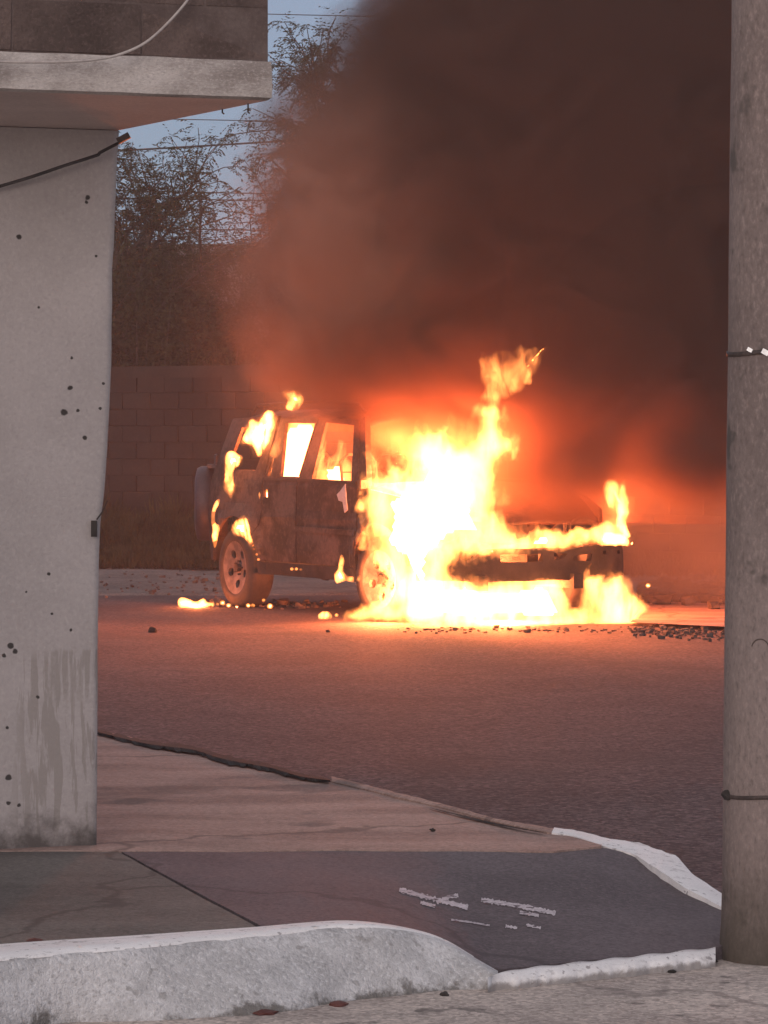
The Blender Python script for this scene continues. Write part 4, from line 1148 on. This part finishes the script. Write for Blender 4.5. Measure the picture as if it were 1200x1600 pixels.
flame('flames on the asphalt behind the rear wheel at the far left', [(278, 938), (286, 933), (298, 938), (306, 940), (318, 935), (326, 941), (334, 940), (332, 948), (312, 951), (292, 952), (280, 948)],
      28.45, .10, 'flame_small', 20, soft=3.5, inset=3.5, jit=1)
flame('round puddle of flame on the asphalt below the front door', [(497, 961), (505, 955), (516, 957), (519, 964), (512, 968), (500, 968)], 26.6, .08, 'flame_small', 21, soft=3.5, inset=3, jit=.6)
def lets(parent_name, label_key, items):
    par = next(o for o in scene.objects if o.get('label', '').startswith(label_key)); n = 0
    for (px, py, h, w, lean, D, mat) in items:
        n += 1; L = []; Rr = []
        for i in range(7):
            t = i / 6; cx = px + lean * t * t * h + w * .28 * math.sin(t * 4 + px); ww = w * (1.7 - .8 * t) * (1 - t) ** .8 * .5 + .6
            L.append((cx - ww, py - h * t)); Rr.append((cx + ww, py - h * t))
        flame('', L + Rr[::-1], D, .07, mat, 60 + px * .1, soft=w * .45, jit=w * .14, core=False, step=6, name='flame_tongue', parent=par, org0=par.location.copy(), sub=2)
lets('', 'huge white-hot fire', [(586, 745, 52, 12, .1, 26.0, 'flame_mid'), (604, 742, 44, 14, .2, 26.0, 'flame_mid'), (622, 730, 50, 13, .25, 25.9, 'flame_mid'), (648, 690, 34, 16, .3, 25.8, 'flame_mid'), (668, 684, 42, 12, .1, 25.8, 'flame_thin'), (690, 684, 36, 14, .3, 25.8, 'flame_mid'),
   (716, 700, 58, 14, .1, 25.7, 'flame_thin'), (738, 690, 70, 16, .2, 25.7, 'flame_thin'), (766, 650, 60, 20, .2, 25.7, 'flame_mid'), (788, 660, 46, 14, .5, 25.7, 'flame_thin'), (798, 720, 44, 12, .4, 25.7, 'flame_mid'), (786, 790, 70, 14, .3, 25.8, 'flame_thin'), (564, 800, 50, 10, -.1, 26.3, 'flame_mid'), (570, 860, 46, 10, -.2, 26.2, 'flame_mid'), (812, 850, 44, 14, .3, 25.9, 'flame_thin')])
lets('', 'ragged orange tongue', [(766, 626, 66, 16, .1, 25.7, 'flame_mid'), (786, 622, 74, 14, .4, 25.7, 'flame_thin'), (808, 612, 66, 12, .55, 25.7, 'flame_mid'), (826, 600, 58, 10, .45, 25.7, 'flame_mid'), (756, 590, 40, 10, 0, 25.7, 'flame_thin')])
lets('', 'fire blazing in the gap', [(836, 838, 26, 12, .2, 26.75, 'flame_mid'), (868, 838, 22, 12, .3, 26.75, 'flame_mid'), (898, 836, 26, 12, .2, 26.8, 'flame_mid'), (924, 832, 26, 10, .3, 26.8, 'flame_mid')])
lets('', 'tall narrow flame at', [(950, 770, 40, 10, .2, 26.85, 'flame_thin'), (968, 776, 48, 12, .2, 26.85, 'flame_mid'), (982, 836, 40, 9, .1, 26.85, 'flame_thin')])
lets('', 'flames bursting from', [(388, 676, 34, 9, .2, 28.1, 'flame_wisp'), (402, 664, 30, 9, .3, 28.1, 'flame_wisp'), (420, 650, 26, 8, .3, 28.1, 'flame_wisp')])
lets('', 'wide bed of fire', [(980, 936, 40, 12, .1, 25.9, 'flame_thin'), (1000, 950, 24, 9, .2, 25.9, 'flame_thin'), (920, 910, 30, 12, .1, 25.8, 'flame_mid'), (600, 940, 36, 12, .1, 25.8, 'flame_mid'), (566, 956, 18, 9, .1, 25.9, 'flame_mid')])
ORD = ('first', 'second', 'third', 'fourth', 'fifth', 'sixth', 'seventh', 'last')
k = 0
for px, py, r, D in ((340, 944, 2.5, 28.4), (348, 942, 4, 28.4), (357, 946, 3.5, 28.3), (370, 948, 3.5, 28.2), (388, 946, 3.5, 28.1), (395, 946, 3.5, 28.1), (412, 938, 3, 28.1), (422, 947, 4.5, 27.9), (526, 961, 3, 26.6), (396, 858, 2.2, 27.95), (401, 866, 2, 27.95), (404, 874, 2.2, 27.95), (456, 889, 2.6, 27.4), (463, 889, 2.6, 27.4), (470, 890, 2, 27.4), (1013, 915, 4, 27.5)):
    k += 1
    lab = ('ember burning on the asphalt under the rear wheel' if py > 930 and px < 430 else 'ember glowing on the lower body edge' if px < 480 else 'ember on the asphalt beside the round puddle of flame' if px < 600 else 'lone ember on the rubble right of the car')
    o = flame(lab, [(px + r * math.cos(R(a)) * 1.1, py + r * math.sin(R(a))) for a in range(0, 360, 60)], D, .03, 'flame_small', 30 + k, soft=2.5, inset=1.3, jit=.4, step=2, name='ember', ncat='ember')
    if px < 600 and k != 9: o['group'] = lab.replace('ember ', 'embers ')
    if k <= 8: o['label'] = ORD[k - 1] + ' from the left in the row of embers burning under the rear wheel'
    elif 10 <= k <= 12: o['label'] = ('top', 'middle', 'lowest')[k - 10] + ' of three embers dotting the edge of the rear wheel arch'
    elif 13 <= k <= 15: o['label'] = ('left', 'middle', 'right')[k - 13] + ' of three embers glowing in line on the door sill'
# light given off by the seething gases between the flame cores (soft, orange)
def fire_light(name, p, power, rad, parent_flame=None):
    l = bpy.data.lights.new(name, 'POINT'); l.energy = power; l.color = (1.0, .20, .055); l.shadow_soft_size = rad
    o = bpy.data.objects.new(name, l); o.location = p; scene.collection.objects.link(o)
    return o
fire_light('fire_light', P(690, 740, 26.2), 1000, .20)
fire_light('fire_light', P(790, 940, 26.1), 380, .10)
fire_light('fire_light', P(596, 925, 25.9), 130, .06)
fire_light('fire_light', P(770, 680, 25.9), 60, .05)
fire_light('fire_light', P(625, 700, 27.0), 190, .08)
fire_light('fire_light', P(966, 800, 26.7), 100, .05)
fire_light('fire_light', P(470, 700, 28.15), 60, .10)
fire_light('fire_light', P(404, 680, 28.4), 45, .05)
fire_light('fire_light', P(306, 944, 28.45), 14, .03)

# ------------------------------------------------------------------ smoke
def smoke():
    z0, z1 = .8, 8.0
    zs_ = [.8, 1.3, 2.0, 3.0, 4.2, 5.3, 6.5, 8.0]
    cx_ = [1.90, 1.75, 1.25, 1.45, 1.60, 2.2, 2.7, 3.1]
    rx_ = [1.4, 1.6, 2.55, 2.95, 3.15, 2.9, 2.6, 2.4]
    cy_ = [26.2, 26.3, 27.6, 28.3, 28.8, 29.3, 29.8, 30.4]
    ry_ = [.7, .85, 1.4, 1.6, 1.7, 1.8, 1.8, 1.8]
    v = []; f = []; n = 28; rows_ = np.linspace(z0, z1, 26)
    for z in rows_:
        c, r, cyy, ryy = [float(np.interp(z, zs_, q)) for q in (cx_, rx_, cy_, ry_)]
        for k in range(n):
            a = 2 * math.pi * k / n; w = 1.0 + .05 * nz(math.cos(a), math.sin(a), z * .6, 1.6)
            v.append((c + r * w * math.cos(a), cyy + ryy * w * math.sin(a), z))
    for j in range(len(rows_) - 1):
        for k in range(n): f.append((j * n + k, j * n + (k + 1) % n, (j + 1) * n + (k + 1) % n, (j + 1) * n + k))
    f.append(tuple(range(n))[::-1]); f.append(tuple((len(rows_) - 1) * n + k for k in range(n)))
    m, nt = new_mat('smoke'); out = N(nt, 'ShaderNodeOutputMaterial')
    g = N(nt, 'ShaderNodeNewGeometry'); s = N(nt, 'ShaderNodeSeparateXYZ'); nt.links.new(g.outputs['Position'], s.inputs[0])
    T = map_range(nt, s.outputs[2], z0, z1, 0, 1, smooth=False)
    def curve(ys, lo, hi):
        c = N(nt, 'ShaderNodeFloatCurve'); cv = c.mapping.curves[0]
        pts = [((z - z0) / (z1 - z0), (y - lo) / (hi - lo)) for z, y in zip(zs_, ys)]
        cv.points[0].location = pts[0]; cv.points[1].location = pts[-1]
        for p in pts[1:-1]: cv.points.new(*p)
        for p in cv.points: p.handle_type = 'VECTOR'
        c.mapping.update(); nt.links.new(T, c.inputs['Value'])
        return map_range(nt, c.outputs[0], 0, 1, lo, hi, smooth=False)
    cxn = curve(cx_, 0, 4); rxn = curve(rx_, 0, 4); cyn = curve(cy_, 25, 32); ryn = curve(ry_, 0, 4)
    dn = noise_tex(nt, g.outputs['Position'], .95, 7, .62, .8)
    dx = math_node(nt, 'DIVIDE', math_node(nt, 'SUBTRACT', s.outputs[0], cxn), rxn); dy = math_node(nt, 'DIVIDE', math_node(nt, 'SUBTRACT', s.outputs[1], cyn), ryn)
    rr = math_node(nt, 'SQRT', math_node(nt, 'ADD', math_node(nt, 'MULTIPLY', dx, dx), math_node(nt, 'MULTIPLY', dy, dy)))
    rr = math_node(nt, 'ADD', rr, math_node(nt, 'MULTIPLY', math_node(nt, 'SUBTRACT', dn, .5), 1.25))
    edge = map_range(nt, rr, .97, .72)
    # thinner just over the car, and thinner low on the right
    base = map_range(nt, s.outputs[2], .85, 1.3, .15, 1.3)
    dens = math_node(nt, 'MULTIPLY', math_node(nt, 'MULTIPLY', edge, base), map_range(nt, dn, .35, .62, .15, 2.1))
    dens = math_node(nt, 'MULTIPLY', dens, 2.6)
    pv = N(nt, 'ShaderNodeVolumePrincipled'); pv.inputs['Color'].default_value = (.195, .105, .075, 1); pv.inputs['Anisotropy'].default_value = .2
    nt.links.new(dens, pv.inputs['Density']); nt.links.new(pv.outputs[0], out.inputs['Volume'])
    o = mesh_obj('smoke_plume', v, f, m, None, True, origin=(1.1, 27.0, z0))
    tag(o, 'thick dark brown smoke billowing up from the burning car', 'smoke', kind='stuff')
    return o
smoke()

# thin smoke drifting low past the front of the car
def drift(c, r, dens, label):
    bm = bmesh.new(); bmesh.ops.create_icosphere(bm, subdivisions=3, radius=1)
    for q in bm.verts: q.co = Vector((q.co.x * r.x, q.co.y * r.y, max(.06 - c.z, q.co.z * r.z)))
    m, nt = new_mat('thin_smoke'); out = N(nt, 'ShaderNodeOutputMaterial'); g = N(nt, 'ShaderNodeNewGeometry')
    vm = N(nt, 'ShaderNodeVectorMath', operation='SUBTRACT'); nt.links.new(g.outputs['Position'], vm.inputs[0]); vm.inputs[1].default_value = c
    vd = N(nt, 'ShaderNodeVectorMath', operation='DIVIDE'); nt.links.new(vm.outputs[0], vd.inputs[0]); vd.inputs[1].default_value = r
    vl = N(nt, 'ShaderNodeVectorMath', operation='LENGTH'); nt.links.new(vd.outputs[0], vl.inputs[0])
    n_ = map_range(nt, noise_tex(nt, g.outputs['Position'], 1.3, 6, .62, .8), .32, .66, .12, .95)
    d = math_node(nt, 'MULTIPLY', map_range(nt, vl.outputs['Value'], .97, .25), math_node(nt, 'MULTIPLY', n_, dens))
    pv = N(nt, 'ShaderNodeVolumePrincipled'); pv.inputs['Color'].default_value = (.6, .46, .37, 1)
    nt.links.new(d, pv.inputs['Density']); nt.links.new(pv.outputs[0], out.inputs['Volume'])
    me = bpy.data.meshes.new('smoke_drift'); bm.to_mesh(me); bm.free(); me.materials.append(m)
    o = bpy.data.objects.new('smoke_drift', me); o.location = c; link(o); tag(o, label, 'smoke', kind='stuff')
drift(Vector((3.1, 28.6, 1.5)), Vector((2.2, 2.0, 2.3)), 1.7, 'thin glowing smoke drifting low to the right of the car')
drift(Vector((-.45, 27.4, 2.9)), Vector((1.5, 1.1, 2.2)), .62, 'thin reddish smoke rolling over the roof of the car')
# thin haze box added over the place to imitate veiling glare from the fire
def haze():
    m, nt = new_mat('haze'); out = N(nt, 'ShaderNodeOutputMaterial'); pv = N(nt, 'ShaderNodeVolumePrincipled')
    pv.inputs['Color'].default_value = (.9, .88, .88, 1); pv.inputs['Density'].default_value = .0020; pv.inputs['Anisotropy'].default_value = .3
    nt.links.new(pv.outputs[0], out.inputs['Volume'])
    mb = MB(); mb.box((0, 30, 4.8), (80, 90, 12.4)); o = mb.build('haze', m, None, origin=(0, 30, -1.4)); tag(o, 'thin haze added over the street to stand in for veiling glare', 'haze', kind='stuff')
haze()

# volumes need faces that look outwards
for o in list(scene.objects):
    if o.type == 'MESH' and any(m_ and m_.name.startswith(('flame', 'smoke', 'thin_smoke', 'haze')) for m_ in o.data.materials):
        bm = bmesh.new(); bm.from_mesh(o.data); bmesh.ops.recalc_face_normals(bm, faces=bm.faces[:]); bm.to_mesh(o.data); bm.free()
